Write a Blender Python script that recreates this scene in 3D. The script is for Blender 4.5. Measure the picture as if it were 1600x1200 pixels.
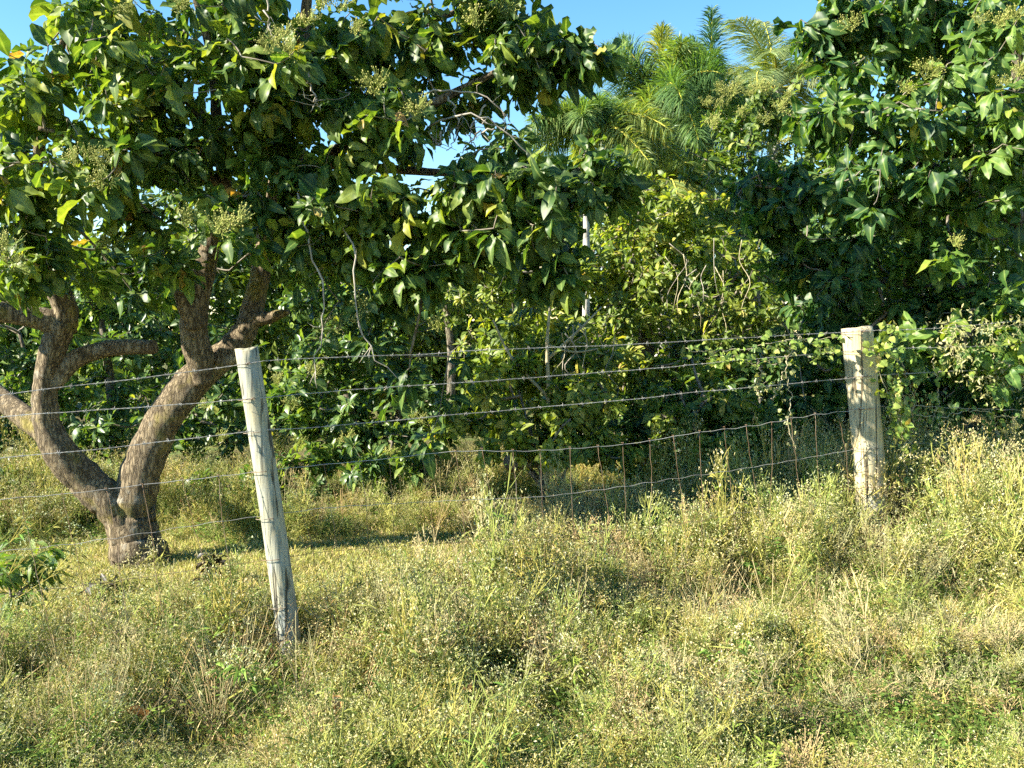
import bpy, math, random
import numpy as np
from mathutils import Vector, Matrix

for _o in list(bpy.data.objects):
    bpy.data.objects.remove(_o)
SC = bpy.context.scene
COL = SC.collection
RNG = np.random.default_rng(7)
random.seed(7)

# ------------------------------------------------------------------ camera
EYE = np.array([0.0, 0.0, 1.5])
FPX, CX, CY = 1500.0, 800.0, 600.0          # lens in pixels of the 1600 x 1200 photograph
PITCH = math.atan(85.0 / 1500.0)            # a little downwards
cam_d = bpy.data.cameras.new('camera')
cam_d.sensor_width = 36.0
cam_d.lens = 36.0 * FPX / 1600.0
cam_d.clip_start = 0.05
cam_d.clip_end = 2000.0
cam = bpy.data.objects.new('camera', cam_d)
cam.location = EYE
cam.rotation_euler = (math.pi / 2 - PITCH, 0, 0)
COL.objects.link(cam)
SC.camera = cam

# ------------------------------------------------------------------ sky, sun, exposure
SUN_EL, SUN_AZ = math.radians(30), math.radians(254)   # azimuth clockwise from +Y: left of and behind the camera
to_sun = np.array([math.sin(SUN_AZ) * math.cos(SUN_EL), math.cos(SUN_AZ) * math.cos(SUN_EL), math.sin(SUN_EL)])
world = bpy.data.worlds.new('World')
SC.world = world
world.use_nodes = True
_n = world.node_tree.nodes
_l = world.node_tree.links
_n.clear()
_sky = _n.new('ShaderNodeTexSky')
_sky.sky_type = 'NISHITA'
_sky.sun_disc = False
_sky.sun_elevation = SUN_EL
_sky.sun_rotation = SUN_AZ
_sky.air_density = 1.0
_sky.dust_density = 0.0
_sky.ozone_density = 1.5
_bg = _n.new('ShaderNodeBackground')
_bg.inputs['Strength'].default_value = 0.075
_wo = _n.new('ShaderNodeOutputWorld')
_hs = _n.new('ShaderNodeHueSaturation')        # clear, deeply blue air
_hs.inputs['Saturation'].default_value = 1.3
_hs.inputs['Hue'].default_value = 0.496
_l.new(_sky.outputs[0], _hs.inputs['Color'])
_l.new(_hs.outputs[0], _bg.inputs['Color'])
_l.new(_bg.outputs[0], _wo.inputs['Surface'])
sun_d = bpy.data.lights.new('sun', 'SUN')
sun_d.energy = 5.0
sun_d.angle = math.radians(0.53)
sun_d.color = (1.0, 0.92, 0.76)
sun = bpy.data.objects.new('sun', sun_d)
sun.rotation_euler = Vector(to_sun).to_track_quat('Z', 'Y').to_euler()
sun.location = (-6, -4, 8)
COL.objects.link(sun)
SC.view_settings.view_transform = 'Standard'
SC.view_settings.look = 'None'
SC.view_settings.gamma = 1.0
SC.view_settings.exposure = 2.0
SC.view_settings.use_curve_mapping = False
SC.render.engine = 'CYCLES'
SC.cycles.use_denoising = False
SC.cycles.use_adaptive_sampling = True
SC.cycles.adaptive_threshold = 0.018
SC.cycles.adaptive_min_samples = 16
SC.cycles.max_bounces = 4
SC.cycles.diffuse_bounces = 2
SC.cycles.glossy_bounces = 2
SC.cycles.transmission_bounces = 3
SC.cycles.sample_clamp_indirect = 4.0


# ------------------------------------------------------------------ helpers
def at(px, py, Y):
    """point of the place that the photograph shows at (px, py), Y metres ahead of the camera"""
    a = (px - CX) / FPX
    b = (CY - py) / FPX
    dy = math.cos(PITCH) + b * math.sin(PITCH)
    dz = -math.sin(PITCH) + b * math.cos(PITCH)
    t = Y / dy
    return np.array([a * t, Y, EYE[2] + dz * t])


def project(P):
    P = np.asarray(P) - EYE
    u = P[..., 0]
    fwd = P[..., 1] * math.cos(PITCH) - P[..., 2] * math.sin(PITCH)
    up = P[..., 1] * math.sin(PITCH) + P[..., 2] * math.cos(PITCH)
    fwd = np.maximum(fwd, 1e-3)
    return CX + FPX * u / fwd, CY - FPX * up / fwd, fwd


def nrm(v):
    v = np.asarray(v, float)
    return v / np.maximum(np.linalg.norm(v, axis=-1, keepdims=True), 1e-9)


def sstep(a, b, x):
    t = np.clip((x - a) / (b - a), 0, 1)
    return t * t * (3 - 2 * t)


def tag(o, label=None, cat=None, group=None, kind=None):
    if label: o['label'] = label
    if cat: o['category'] = cat
    if group: o['group'] = group
    if kind: o['kind'] = kind
    return o


def empty(name, loc=(0, 0, 0)):
    o = bpy.data.objects.new(name, None)
    o.empty_display_size = 0.1
    o.location = loc
    COL.objects.link(o)
    return o


def make_mesh(name, V, T, attrs=None, smooth=True, mats=()):
    """V (n,3), T (m,3) triangles or (m,4) quads, attrs {name: (n,) or (n,3)}"""
    V = np.ascontiguousarray(V, np.float32)
    T = np.ascontiguousarray(T, np.int32)
    k = T.shape[1]
    me = bpy.data.meshes.new(name)
    me.vertices.add(len(V))
    me.vertices.foreach_set('co', V.ravel())
    me.loops.add(T.size)
    me.loops.foreach_set('vertex_index', T.ravel())
    me.polygons.add(len(T))
    me.polygons.foreach_set('loop_start', np.arange(0, T.size, k, dtype=np.int32))
    me.polygons.foreach_set('use_smooth', np.full(len(T), smooth, bool))
    for an, av in (attrs or {}).items():
        av = np.ascontiguousarray(av, np.float32)
        if av.ndim == 1:
            me.attributes.new(an, 'FLOAT', 'POINT').data.foreach_set('value', av)
        else:
            me.attributes.new(an, 'FLOAT_VECTOR', 'POINT').data.foreach_set('vector', av.ravel())
    for m in mats:
        me.materials.append(m)
    me.update(calc_edges=True)
    return me


def link(name, me, parent=None, local_of=None):
    o = bpy.data.objects.new(name, me)
    COL.objects.link(o)
    if parent is not None:
        o.parent = parent
        # meshes are written in world coordinates: keep them there
        o.location = -np.array(parent_world(parent))
    return o


def parent_world(o):
    p = np.array(o.location)
    while o.parent is not None:
        o = o.parent
        p = p + np.array(o.location)
    return p


class MB:
    """collects tubes and small shapes as triangles"""
    def __init__(s):
        s.V, s.T, s.A, s.n = [], [], [], 0

    def add(s, V, T, a=0.0):
        V = np.asarray(V, float).reshape(-1, 3)
        T = np.asarray(T, int).reshape(-1, 3)
        s.V.append(V)
        s.T.append(T + s.n)
        s.A.append(np.full(len(V), a) if np.isscalar(a) else np.asarray(a))
        s.n += len(V)

    def tube(s, P, R, k=8, a=0.0, cap=True, rough=0.0, rng=None):
        P = np.asarray(P, float)
        n = len(P)
        R = np.broadcast_to(np.asarray(R, float), (n,))
        t = np.gradient(P, axis=0)
        t = nrm(t)
        ref = np.array([0.0, 1.0, 0.0]) if abs(t[0][1]) < 0.8 else np.array([1.0, 0, 0])
        ang = np.linspace(0, 2 * math.pi, k, endpoint=False)
        u = nrm(np.cross(t[0], ref))
        rings = []
        for i in range(n):
            u = u - t[i] * np.dot(u, t[i])
            u = nrm(u)
            w = np.cross(t[i], u)
            r = R[i] * np.ones(k)
            if rough and rng is not None:
                r = r * (1 + rough * rng.normal(size=k))
            rings.append(P[i] + np.outer(np.cos(ang) * r, u) + np.outer(np.sin(ang) * r, w))
        V = np.concatenate(rings)
        i = np.arange(n - 1)[:, None] * k
        j = np.arange(k)[None, :]
        j2 = (j + 1) % k
        A, B, C, D = i + j, i + j2, i + k + j2, i + k + j
        T = np.concatenate([np.stack([A, B, C], -1).reshape(-1, 3), np.stack([A, C, D], -1).reshape(-1, 3)])
        if cap:
            V = np.concatenate([V, P[:1], P[-1:]])
            c0, c1 = n * k, n * k + 1
            jj = np.arange(k)
            j2 = (jj + 1) % k
            T = np.concatenate([T, np.stack([np.full(k, c0), j2, jj], -1),
                                np.stack([np.full(k, c1), (n - 1) * k + jj, (n - 1) * k + j2], -1)])
        s.add(V, T, a)

    def mesh(s, name, mats=(), smooth=True, an='tint'):
        return make_mesh(name, np.concatenate(s.V), np.concatenate(s.T), {an: np.concatenate(s.A)}, smooth, mats)


def spline(P, n):
    """Catmull-Rom through the rows of P (any number of columns)"""
    P = np.asarray(P, float)
    if len(P) == 2:
        return P[0] + (P[1] - P[0]) * np.linspace(0, 1, n)[:, None]
    Q = np.vstack([2 * P[0] - P[1], P, 2 * P[-1] - P[-2]])
    m = len(P) - 1
    out = []
    for s in np.linspace(0, m - 1e-6, n):
        i = int(s)
        t = s - i
        p0, p1, p2, p3 = Q[i:i + 4]
        out.append(0.5 * ((2 * p1) + (-p0 + p2) * t + (2 * p0 - 5 * p1 + 4 * p2 - p3) * t * t + (-p0 + 3 * p1 - 3 * p2 + p3) * t ** 3))
    return np.array(out)


def vnoise(P, seed=0):
    """cheap smooth noise in about -1..1"""
    P = np.asarray(P, float)
    r = np.random.default_rng(seed)
    o = np.zeros(P.shape[:-1])
    for _ in range(7):
        k = r.normal(size=P.shape[-1])
        o = o + np.sin(P @ k + r.uniform(0, 6.28))
    return o / 3.2


# ------------------------------------------------------------------ materials
def new_mat(name):
    m = bpy.data.materials.new(name)
    m.use_nodes = True
    nt = m.node_tree
    nt.nodes.clear()
    out = nt.nodes.new('ShaderNodeOutputMaterial')
    return m, nt, out


def ramp(nt, stops, fac=None, interp='LINEAR'):
    r = nt.nodes.new('ShaderNodeValToRGB')
    r.color_ramp.interpolation = interp
    e = r.color_ramp.elements
    while len(e) < len(stops):
        e.new(0.5)
    for q, (p, c) in zip(e, stops):
        q.position = p
        q.color = (*c, 1)
    if fac is not None:
        nt.links.new(fac, r.inputs[0])
    return r


def attr(nt, name):
    a = nt.nodes.new('ShaderNodeAttribute')
    a.attribute_name = name
    return a


def noise(nt, scale, detail=4.0, vec=None, rough=0.55):
    t = nt.nodes.new('ShaderNodeTexNoise')
    t.inputs['Scale'].default_value = scale
    t.inputs['Detail'].default_value = detail
    t.inputs['Roughness'].default_value = rough
    if vec is not None:
        nt.links.new(vec, t.inputs['Vector'])
    return t


def mixc(nt, a, b, fac, mode='MIX'):
    m = nt.nodes.new('ShaderNodeMix')
    m.data_type = 'RGBA'
    m.blend_type = mode
    for i, x in ((0, fac), (6, a), (7, b)):
        if hasattr(x, 'is_linked'):
            nt.links.new(x, m.inputs[i])
        elif i == 0:
            m.inputs[0].default_value = x
        else:
            m.inputs[i].default_value = (*x, 1)
    return m.outputs[2]


def leaf_mat(name, stops, back=1.5, gloss=0.46, transl=0.36, rib=(0.30, 0.38, 0.10), spec=0.35, warm=(1.25, 1.2, 0.35)):
    """leaf blade: colour by the leaf's own age ('tint'), paler midrib and underside, light shines through"""
    m, nt, out = new_mat(name)
    L = nt.links
    t = attr(nt, 'tint')
    r = ramp(nt, stops, t.outputs['Fac'])
    geo = nt.nodes.new('ShaderNodeNewGeometry')
    nz = noise(nt, 35.0, 3.0, geo.outputs['Position'])
    c = mixc(nt, r.outputs[0], (0.02, 0.03, 0.01), 0.0)
    vr = ramp(nt, [(0.3, (0.72, 0.75, 0.8)), (0.7, (1.25, 1.2, 1.1))], nz.outputs['Fac'])
    c = mixc(nt, c, vr.outputs[0], 1.0, 'MULTIPLY')
    rb = attr(nt, 'rib')
    mr = nt.nodes.new('ShaderNodeMapRange')
    mr.inputs[1].default_value, mr.inputs[2].default_value = 0.0, 0.22
    mr.inputs[3].default_value, mr.inputs[4].default_value = 0.55, 0.0
    L.new(rb.outputs['Fac'], mr.inputs[0])
    c = mixc(nt, c, rib, mr.outputs[0])
    bk = mixc(nt, c, (back, back, back * 0.95), 1.0, 'MULTIPLY')
    c2 = mixc(nt, c, bk, geo.outputs['Backfacing'])
    p = nt.nodes.new('ShaderNodeBsdfPrincipled')
    p.inputs['Roughness'].default_value = gloss
    p.inputs['Specular IOR Level'].default_value = spec
    L.new(c2, p.inputs['Base Color'])
    tr = nt.nodes.new('ShaderNodeBsdfTranslucent')
    tc = mixc(nt, c2, warm, 1.0, 'MULTIPLY')
    L.new(tc, tr.inputs['Color'])
    mx = nt.nodes.new('ShaderNodeMixShader')
    mx.inputs[0].default_value = transl
    L.new(p.outputs[0], mx.inputs[1])
    L.new(tr.outputs[0], mx.inputs[2])
    L.new(mx.outputs[0], out.inputs['Surface'])
    return m


def plain_mat(name, stops, rough=0.8, by='tint', nscale=20.0, bump=0.0, metallic=0.0, transl=0.0):
    m, nt, out = new_mat(name)
    L = nt.links
    geo = nt.nodes.new('ShaderNodeNewGeometry')
    if by == 'noise':
        nz = noise(nt, nscale, 6.0, geo.outputs['Position'])
        f = nz.outputs['Fac']
    elif by == 'random':
        f = nt.nodes.new('ShaderNodeObjectInfo').outputs['Random']
    else:
        f = attr(nt, by).outputs['Fac']
    r = ramp(nt, stops, f)
    p = nt.nodes.new('ShaderNodeBsdfPrincipled')
    p.inputs['Roughness'].default_value = rough
    p.inputs['Metallic'].default_value = metallic
    p.inputs['Specular IOR Level'].default_value = 0.3
    L.new(r.outputs[0], p.inputs['Base Color'])
    if bump:
        nb = noise(nt, nscale * 3, 6.0, geo.outputs['Position'])
        b = nt.nodes.new('ShaderNodeBump')
        b.inputs['Strength'].default_value = bump
        b.inputs['Distance'].default_value = 0.01
        L.new(nb.outputs['Fac'], b.inputs['Height'])
        L.new(b.outputs[0], p.inputs['Normal'])
    sh = p.outputs[0]
    if transl:
        tr = nt.nodes.new('ShaderNodeBsdfTranslucent')
        L.new(r.outputs[0], tr.inputs['Color'])
        mx = nt.nodes.new('ShaderNodeMixShader')
        mx.inputs[0].default_value = transl
        L.new(sh, mx.inputs[1])
        L.new(tr.outputs[0], mx.inputs[2])
        sh = mx.outputs[0]
    L.new(sh, out.inputs['Surface'])
    return m


def bark_mat(name, dark, light, moss, moss_amt=0.5, scale=14.0):
    m, nt, out = new_mat(name)
    L = nt.links
    tc = nt.nodes.new('ShaderNodeTexCoord')
    mp = nt.nodes.new('ShaderNodeMapping')
    mp.inputs['Scale'].default_value = (1, 1, 0.24)
    L.new(tc.outputs['Object'], mp.inputs['Vector'])
    n1 = noise(nt, scale * 2.2, 8.0, mp.outputs[0], 0.65)
    vo = nt.nodes.new('ShaderNodeTexVoronoi')
    vo.feature = 'DISTANCE_TO_EDGE'
    vo.inputs['Scale'].default_value = scale * 3.2
    nd = mixc(nt, mp.outputs[0], n1.outputs['Color'], 0.05)
    L.new(nd, vo.inputs['Vector'])
    r = ramp(nt, [(0.28, dark), (0.52, tuple(0.5 * (a + b) for a, b in zip(dark, light))), (0.75, light)], n1.outputs['Fac'])
    ve = ramp(nt, [(0.0, (0.22, 0.20, 0.18)), (0.16, (1, 1, 1))], vo.outputs['Distance'])
    c = mixc(nt, r.outputs[0], ve.outputs[0], 0.75, 'MULTIPLY')
    n2 = noise(nt, 5.0, 5.0, tc.outputs['Object'])
    mr = ramp(nt, [(0.56, (0, 0, 0)), (0.68, (moss_amt,) * 3)], n2.outputs['Fac'])
    c = mixc(nt, c, moss, mr.outputs[0])
    n3 = noise(nt, 9.0, 3.0, tc.outputs['Object'])
    lr = ramp(nt, [(0.60, (0, 0, 0)), (0.70, (0.45,) * 3)], n3.outputs['Fac'])
    c = mixc(nt, c, (0.34, 0.33, 0.28), lr.outputs[0])
    p = nt.nodes.new('ShaderNodeBsdfPrincipled')
    p.inputs['Roughness'].default_value = 0.9
    p.inputs['Specular IOR Level'].default_value = 0.2
    L.new(c, p.inputs['Base Color'])
    b1 = nt.nodes.new('ShaderNodeBump')
    b1.inputs['Strength'].default_value = 0.9
    b1.inputs['Distance'].default_value = 0.012
    hh = mixc(nt, ve.outputs[0], n1.outputs['Color'], 0.5)
    L.new(hh, b1.inputs['Height'])
    L.new(b1.outputs[0], p.inputs['Normal'])
    L.new(p.outputs[0], out.inputs['Surface'])
    return m


AVO = [(0.0, (0.018, 0.05, 0.016)), (0.35, (0.050, 0.105, 0.023)), (0.65, (0.115, 0.18, 0.030)), (0.86, (0.23, 0.27, 0.045)), (0.94, (0.30, 0.26, 0.06)), (1.0, (0.30, 0.15, 0.05))]
M = {}
M['avocado_leaf'] = leaf_mat('avocado_leaf', AVO)
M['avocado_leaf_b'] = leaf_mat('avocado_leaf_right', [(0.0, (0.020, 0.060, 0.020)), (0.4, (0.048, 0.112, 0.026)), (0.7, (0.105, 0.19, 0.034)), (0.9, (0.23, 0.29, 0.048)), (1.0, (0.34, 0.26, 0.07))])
M['yellow_leaf'] = leaf_mat('young_yellow_green_leaf', [(0.0, (0.05, 0.10, 0.02)), (0.4, (0.14, 0.20, 0.032)), (0.75, (0.30, 0.33, 0.055)), (0.93, (0.40, 0.36, 0.07)), (1.0, (0.36, 0.22, 0.07))], transl=0.35)
M['viny_leaf'] = leaf_mat('viny_tree_leaf', [(0.0, (0.04, 0.085, 0.018)), (0.4, (0.14, 0.205, 0.035)), (0.75, (0.30, 0.34, 0.065)), (0.92, (0.42, 0.38, 0.10)), (1.0, (0.36, 0.24, 0.10))], transl=0.42)
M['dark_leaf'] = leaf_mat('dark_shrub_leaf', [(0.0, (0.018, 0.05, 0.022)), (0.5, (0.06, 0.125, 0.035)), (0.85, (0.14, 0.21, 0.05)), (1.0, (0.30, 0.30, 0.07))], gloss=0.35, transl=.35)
M['far_leaf'] = leaf_mat('far_tree_leaf', [(0.0, (0.022, 0.062, 0.018)), (0.5, (0.075, 0.135, 0.028)), (0.85, (0.20, 0.25, 0.045)), (1.0, (0.33, 0.31, 0.08))])
M['vine_leaf'] = leaf_mat('vine_leaf', [(0.0, (0.07, 0.14, 0.03)), (0.5, (0.16, 0.25, 0.05)), (0.85, (0.30, 0.35, 0.08)), (1.0, (0.38, 0.30, 0.12))], transl=0.35)
M['dry_vine'] = leaf_mat('dry_vine_leaf', [(0.0, (0.16, 0.19, 0.07)), (0.5, (0.30, 0.30, 0.13)), (1.0, (0.48, 0.43, 0.24))], transl=0.3)
M['palm_leaf'] = leaf_mat('palm_leaflet', [(0.0, (0.035, 0.10, 0.035)), (0.5, (0.11, 0.195, 0.06)), (0.85, (0.25, 0.29, 0.08)), (1.0, (0.44, 0.39, 0.06))], transl=0.35)
M['palm_pale'] = leaf_mat('pale_palm_leaflet', [(0.0, (0.09, 0.16, 0.06)), (0.6, (0.20, 0.27, 0.11)), (1.0, (0.40, 0.38, 0.18))], transl=0.3)
M['flower'] = plain_mat('avocado_flower', [(0.0, (0.20, 0.26, 0.05)), (0.5, (0.37, 0.38, 0.10)), (1.0, (0.52, 0.47, 0.16))], 0.7, transl=0.2)
M['bark'] = bark_mat('avocado_bark', (0.06, 0.045, 0.030), (0.32, 0.255, 0.16), (0.20, 0.17, 0.035), 0.7)
M['bark_grey'] = bark_mat('grey_bark', (0.09, 0.075, 0.055), (0.27, 0.24, 0.19), (0.12, 0.14, 0.04), 0.3)
M['twig'] = plain_mat('twig_bark', [(0.3, (0.09, 0.075, 0.055)), (0.7, (0.27, 0.24, 0.19))], 0.85, 'noise', 12.0)
M['dead_twig'] = plain_mat('dead_twig', [(0.3, (0.22, 0.19, 0.16)), (0.7, (0.45, 0.41, 0.34))], 0.85, 'noise', 18.0)
M['pale_stem'] = plain_mat('pale_stem', [(0.3, (0.28, 0.24, 0.14)), (0.7, (0.48, 0.43, 0.28))], 0.85, 'noise', 18.0)
M['cut_wood'] = plain_mat('cut_wood', [(0.3, (0.30, 0.13, 0.05)), (0.7, (0.55, 0.34, 0.17))], 0.8, 'noise', 40.0, 0.3)
M['palm_trunk'] = plain_mat('palm_trunk', [(0.35, (0.22, 0.21, 0.18)), (0.5, (0.42, 0.40, 0.36)), (0.7, (0.60, 0.58, 0.53))], 0.85, 'noise', 7.0, 0.5)
M['rachis'] = plain_mat('palm_rachis', [(0.0, (0.30, 0.30, 0.05)), (1.0, (0.55, 0.48, 0.06))], 0.6, 'noise', 5.0)
M['wire'] = plain_mat('galvanised_wire', [(0.3, (0.24, 0.22, 0.20)), (0.7, (0.50, 0.48, 0.44))], 0.5, 'noise', 4.0, metallic=0.1)
M['rust'] = plain_mat('rusty_wire', [(0.3, (0.14, 0.08, 0.045)), (0.55, (0.24, 0.16, 0.10)), (0.75, (0.36, 0.32, 0.27))], 0.75, 'noise', 5.0, metallic=0.15)
M['dry_leaf'] = plain_mat('dry_leaf', [(0.3, (0.30, 0.13, 0.04)), (0.7, (0.62, 0.34, 0.12))], 0.7, 'noise', 30.0, transl=0.2)
M['weed'] = None  # below


def post_mat(name, tone):
    m, nt, out = new_mat(name)
    L = nt.links
    tc = nt.nodes.new('ShaderNodeTexCoord')
    mp = nt.nodes.new('ShaderNodeMapping')
    mp.inputs['Scale'].default_value = (1, 1, 0.06)
    L.new(tc.outputs['Object'], mp.inputs['Vector'])
    n1 = noise(nt, 85.0, 6.0, mp.outputs[0], 0.6)
    n2 = noise(nt, 5.0, 4.0, tc.outputs['Object'])
    r = ramp(nt, [(0.30, tuple(x * 0.42 for x in tone)), (0.46, tone), (0.75, tuple(min(0.85, x * 1.4) for x in tone))], n1.outputs['Fac'])
    t2 = ramp(nt, [(0.35, (0.88, 0.95, 1.0)), (0.65, (1.08, 1.0, 0.78))], n2.outputs['Fac'])
    c = mixc(nt, r.outputs[0], t2.outputs[0], 1.0, 'MULTIPLY')
    mp2 = nt.nodes.new('ShaderNodeMapping')
    mp2.inputs['Scale'].default_value = (1, 1, 0.025)
    L.new(tc.outputs['Object'], mp2.inputs['Vector'])
    n3 = noise(nt, 48.0, 2.0, mp2.outputs[0], 0.5)
    cr = ramp(nt, [(0.37, (0.13, 0.11, 0.09)), (0.41, (1, 1, 1))], n3.outputs['Fac'])
    c = mixc(nt, c, cr.outputs[0], 0.85, 'MULTIPLY')
    p = nt.nodes.new('ShaderNodeBsdfPrincipled')
    p.inputs['Roughness'].default_value = 0.85
    p.inputs['Specular IOR Level'].default_value = 0.25
    L.new(c, p.inputs['Base Color'])
    b = nt.nodes.new('ShaderNodeBump')
    b.inputs['Strength'].default_value = 0.7
    b.inputs['Distance'].default_value = 0.006
    h = mixc(nt, n1.outputs['Color'], cr.outputs[0], 0.5, 'MULTIPLY')
    L.new(h, b.inputs['Height'])
    L.new(b.outputs[0], p.inputs['Normal'])
    L.new(p.outputs[0], out.inputs['Surface'])
    return m


M['post_grey'] = post_mat('weathered_grey_wood', (0.275, 0.275, 0.235))
M['post_tan'] = post_mat('weathered_tan_wood', (0.40, 0.355, 0.255))


def weed_mat():
    """weeds: colour per vertex from the plant model ('col'), small change from plant to plant"""
    m, nt, out = new_mat('weed_tissue')
    L = nt.links
    a = attr(nt, 'col')
    oi = nt.nodes.new('ShaderNodeObjectInfo')
    v = ramp(nt, [(0.0, (0.72, 0.86, 0.75)), (0.35, (0.95, 1.0, 0.9)), (0.7, (1.1, 1.04, 0.95)), (1.0, (1.22, 1.02, 0.88))], oi.outputs['Random'])
    c = mixc(nt, a.outputs['Vector'], v.outputs[0], 1.0, 'MULTIPLY')
    d = nt.nodes.new('ShaderNodeBsdfDiffuse')
    L.new(c, d.inputs['Color'])
    tr = nt.nodes.new('ShaderNodeBsdfTranslucent')
    L.new(c, tr.inputs['Color'])
    mx = nt.nodes.new('ShaderNodeMixShader')
    mx.inputs[0].default_value = 0.25
    L.new(d.outputs[0], mx.inputs[1])
    L.new(tr.outputs[0], mx.inputs[2])
    L.new(mx.outputs[0], out.inputs['Surface'])
    return m


M['weed'] = weed_mat()


def soil_mat():
    m, nt, out = new_mat('soil_and_litter')
    L = nt.links
    geo = nt.nodes.new('ShaderNodeNewGeometry')
    n1 = noise(nt, 1.3, 5.0, geo.outputs['Position'])
    n2 = noise(nt, 40.0, 8.0, geo.outputs['Position'], 0.7)
    r1 = ramp(nt, [(0.35, (0.10, 0.085, 0.045)), (0.5, (0.13, 0.13, 0.05)), (0.65, (0.10, 0.14, 0.045))], n1.outputs['Fac'])
    r2 = ramp(nt, [(0.3, (0.35, 0.35, 0.35)), (0.5, (1, 1, 1)), (0.72, (1.9, 1.7, 1.4))], n2.outputs['Fac'])
    c = mixc(nt, r1.outputs[0], r2.outputs[0], 1.0, 'MULTIPLY')
    p = nt.nodes.new('ShaderNodeBsdfPrincipled')
    p.inputs['Roughness'].default_value = 0.95
    p.inputs['Specular IOR Level'].default_value = 0.1
    L.new(c, p.inputs['Base Color'])
    b = nt.nodes.new('ShaderNodeBump')
    b.inputs['Strength'].default_value = 0.8
    b.inputs['Distance'].default_value = 0.03
    L.new(n2.outputs['Fac'], b.inputs['Height'])
    L.new(b.outputs[0], p.inputs['Normal'])
    L.new(p.outputs[0], out.inputs['Surface'])
    return m


M['soil'] = soil_mat()

# ------------------------------------------------------------------ terrain
FA, FB = np.array([-1.16, 4.2]), np.array([1.98, 5.5])      # feet of the two fence posts
FDIR = (FB - FA) / np.linalg.norm(FB - FA)
FNRM = np.array([FDIR[1], -FDIR[0]])                         # towards the road


def ground_z(x, y):
    x = np.asarray(x, float)
    y = np.asarray(y, float)
    z = 0.30 * sstep(0.2, 3.2, x) * sstep(2.6, 4.8, y)
    z = z - 0.12 * sstep(-1.8, -4.5, x)
    z = z + 0.10 * sstep(6.5, 8.5, y)
    P = np.stack([x, y], -1)
    near = np.exp(-((y - 5) / 6.0) ** 2)
    z = z + 0.025 * vnoise(P * 1.9, 3) * near + 0.012 * vnoise(P * 5.0, 4) * near
    return z


def build_ground():
    xs = np.concatenate([[-400, -200, -100, -50, -25, -14], np.arange(-9, 9.01, 0.12), [14, 25, 50, 100, 200, 400]])
    ys = np.concatenate([[-40, -15, -6, -2], np.arange(0, 15.01, 0.12), [20, 30, 50, 90, 160, 300, 600]])
    X, Yg = np.meshgrid(xs, ys)
    V = np.stack([X, Yg, ground_z(X, Yg)], -1).reshape(-1, 3)
    nx, ny = len(xs), len(ys)
    i = np.arange(ny - 1)[:, None] * nx + np.arange(nx - 1)[None, :]
    Q = np.stack([i, i + 1, i + nx + 1, i + nx], -1).reshape(-1, 4)
    o = link('ground', make_mesh('ground', V, Q, None, True, [M['soil']]))
    o['kind'] = 'structure'
    return o


build_ground()


# ------------------------------------------------------------------ leaves
def leaf_template(rows=5, width=0.46, curl=0.25, fold=0.12, wave=0.05, tip=1.0, seed=0, shape=0.9, petiole=0.08):
    """blade of length 1 along +Y, normal +Z; returns verts, tris, rib (0 on the midrib .. 1 on the margin)"""
    r = np.random.default_rng(seed)
    s = np.linspace(0, 1, rows + 2)[1:-1]
    V, rib = [(0, 0, 0)], [0]
    ph = r.uniform(0, 6.28, 2)
    fr = r.uniform(8, 13)
    tw = r.normal() * 0.12
    for q in s:
        w = width * 0.5 * (math.sin(math.pi * q ** shape)) ** 0.8
        zc = -curl * q * q
        for k, sd in enumerate((-1, 0, 1)):
            z = zc + (fold * w / (width * 0.5) + wave * math.sin(fr * q + ph[0 if sd < 0 else 1]) + tw * sd * q) * abs(sd)
            V.append((sd * w, petiole + q * (1 - petiole), z))
            rib.append(abs(sd))
    V.append((r.normal() * 0.02, 1.0 * tip, -curl * 1.05))
    rib.append(0)
    T = [(0, 2, 1), (0, 3, 2)]
    for i in range(rows - 1):
        a = 1 + i * 3
        for k in (0, 1):
            p0, p1, p2, p3 = a + k, a + k + 1, a + 4 + k, a + 3 + k
            T += [(p0, p1, p2), (p0, p2, p3)]
    a = 1 + (rows - 1) * 3
    e = len(V) - 1
    T += [(a, a + 1, e), (a + 1, a + 2, e)]
    return np.array(V), np.array(T), np.array(rib, float)


AVO_T = [leaf_template(6, wd, c, f, w, seed=i, shape=sh) for i, (wd, c, f, w, sh) in enumerate([(.46, 0.18, 0.08, 0.05, .9), (.40, 0.34, 0.05, 0.07, .85), (.50, 0.10, 0.10, 0.04, .95), (.42, 0.50, 0.06, 0.06, .9), (.47, 0.26, 0.02, 0.09, .8), (.36, 0.04, 0.06, 0.06, 1.0), (.44, 0.62, 0.03, 0.10, .9), (.52, -0.06, 0.04, 0.08, .85)])]
MED_T = [leaf_template(3, 0.42, c, f, 0.03, seed=20 + i) for i, (c, f) in enumerate([(0.2, 0.08), (0.35, 0.05), (0.1, 0.12)])]
SLIM_T = [leaf_template(3, 0.27, c, f, 0.02, seed=30 + i) for i, (c, f) in enumerate([(0.25, 0.06), (0.40, 0.04), (0.1, 0.07)])]
HEART_T = [leaf_template(3, 0.85, c, f, 0.06, seed=40 + i, shape=0.6) for i, (c, f) in enumerate([(0.2, 0.1), (0.3, 0.05), (0.05, 0.12)])]


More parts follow.
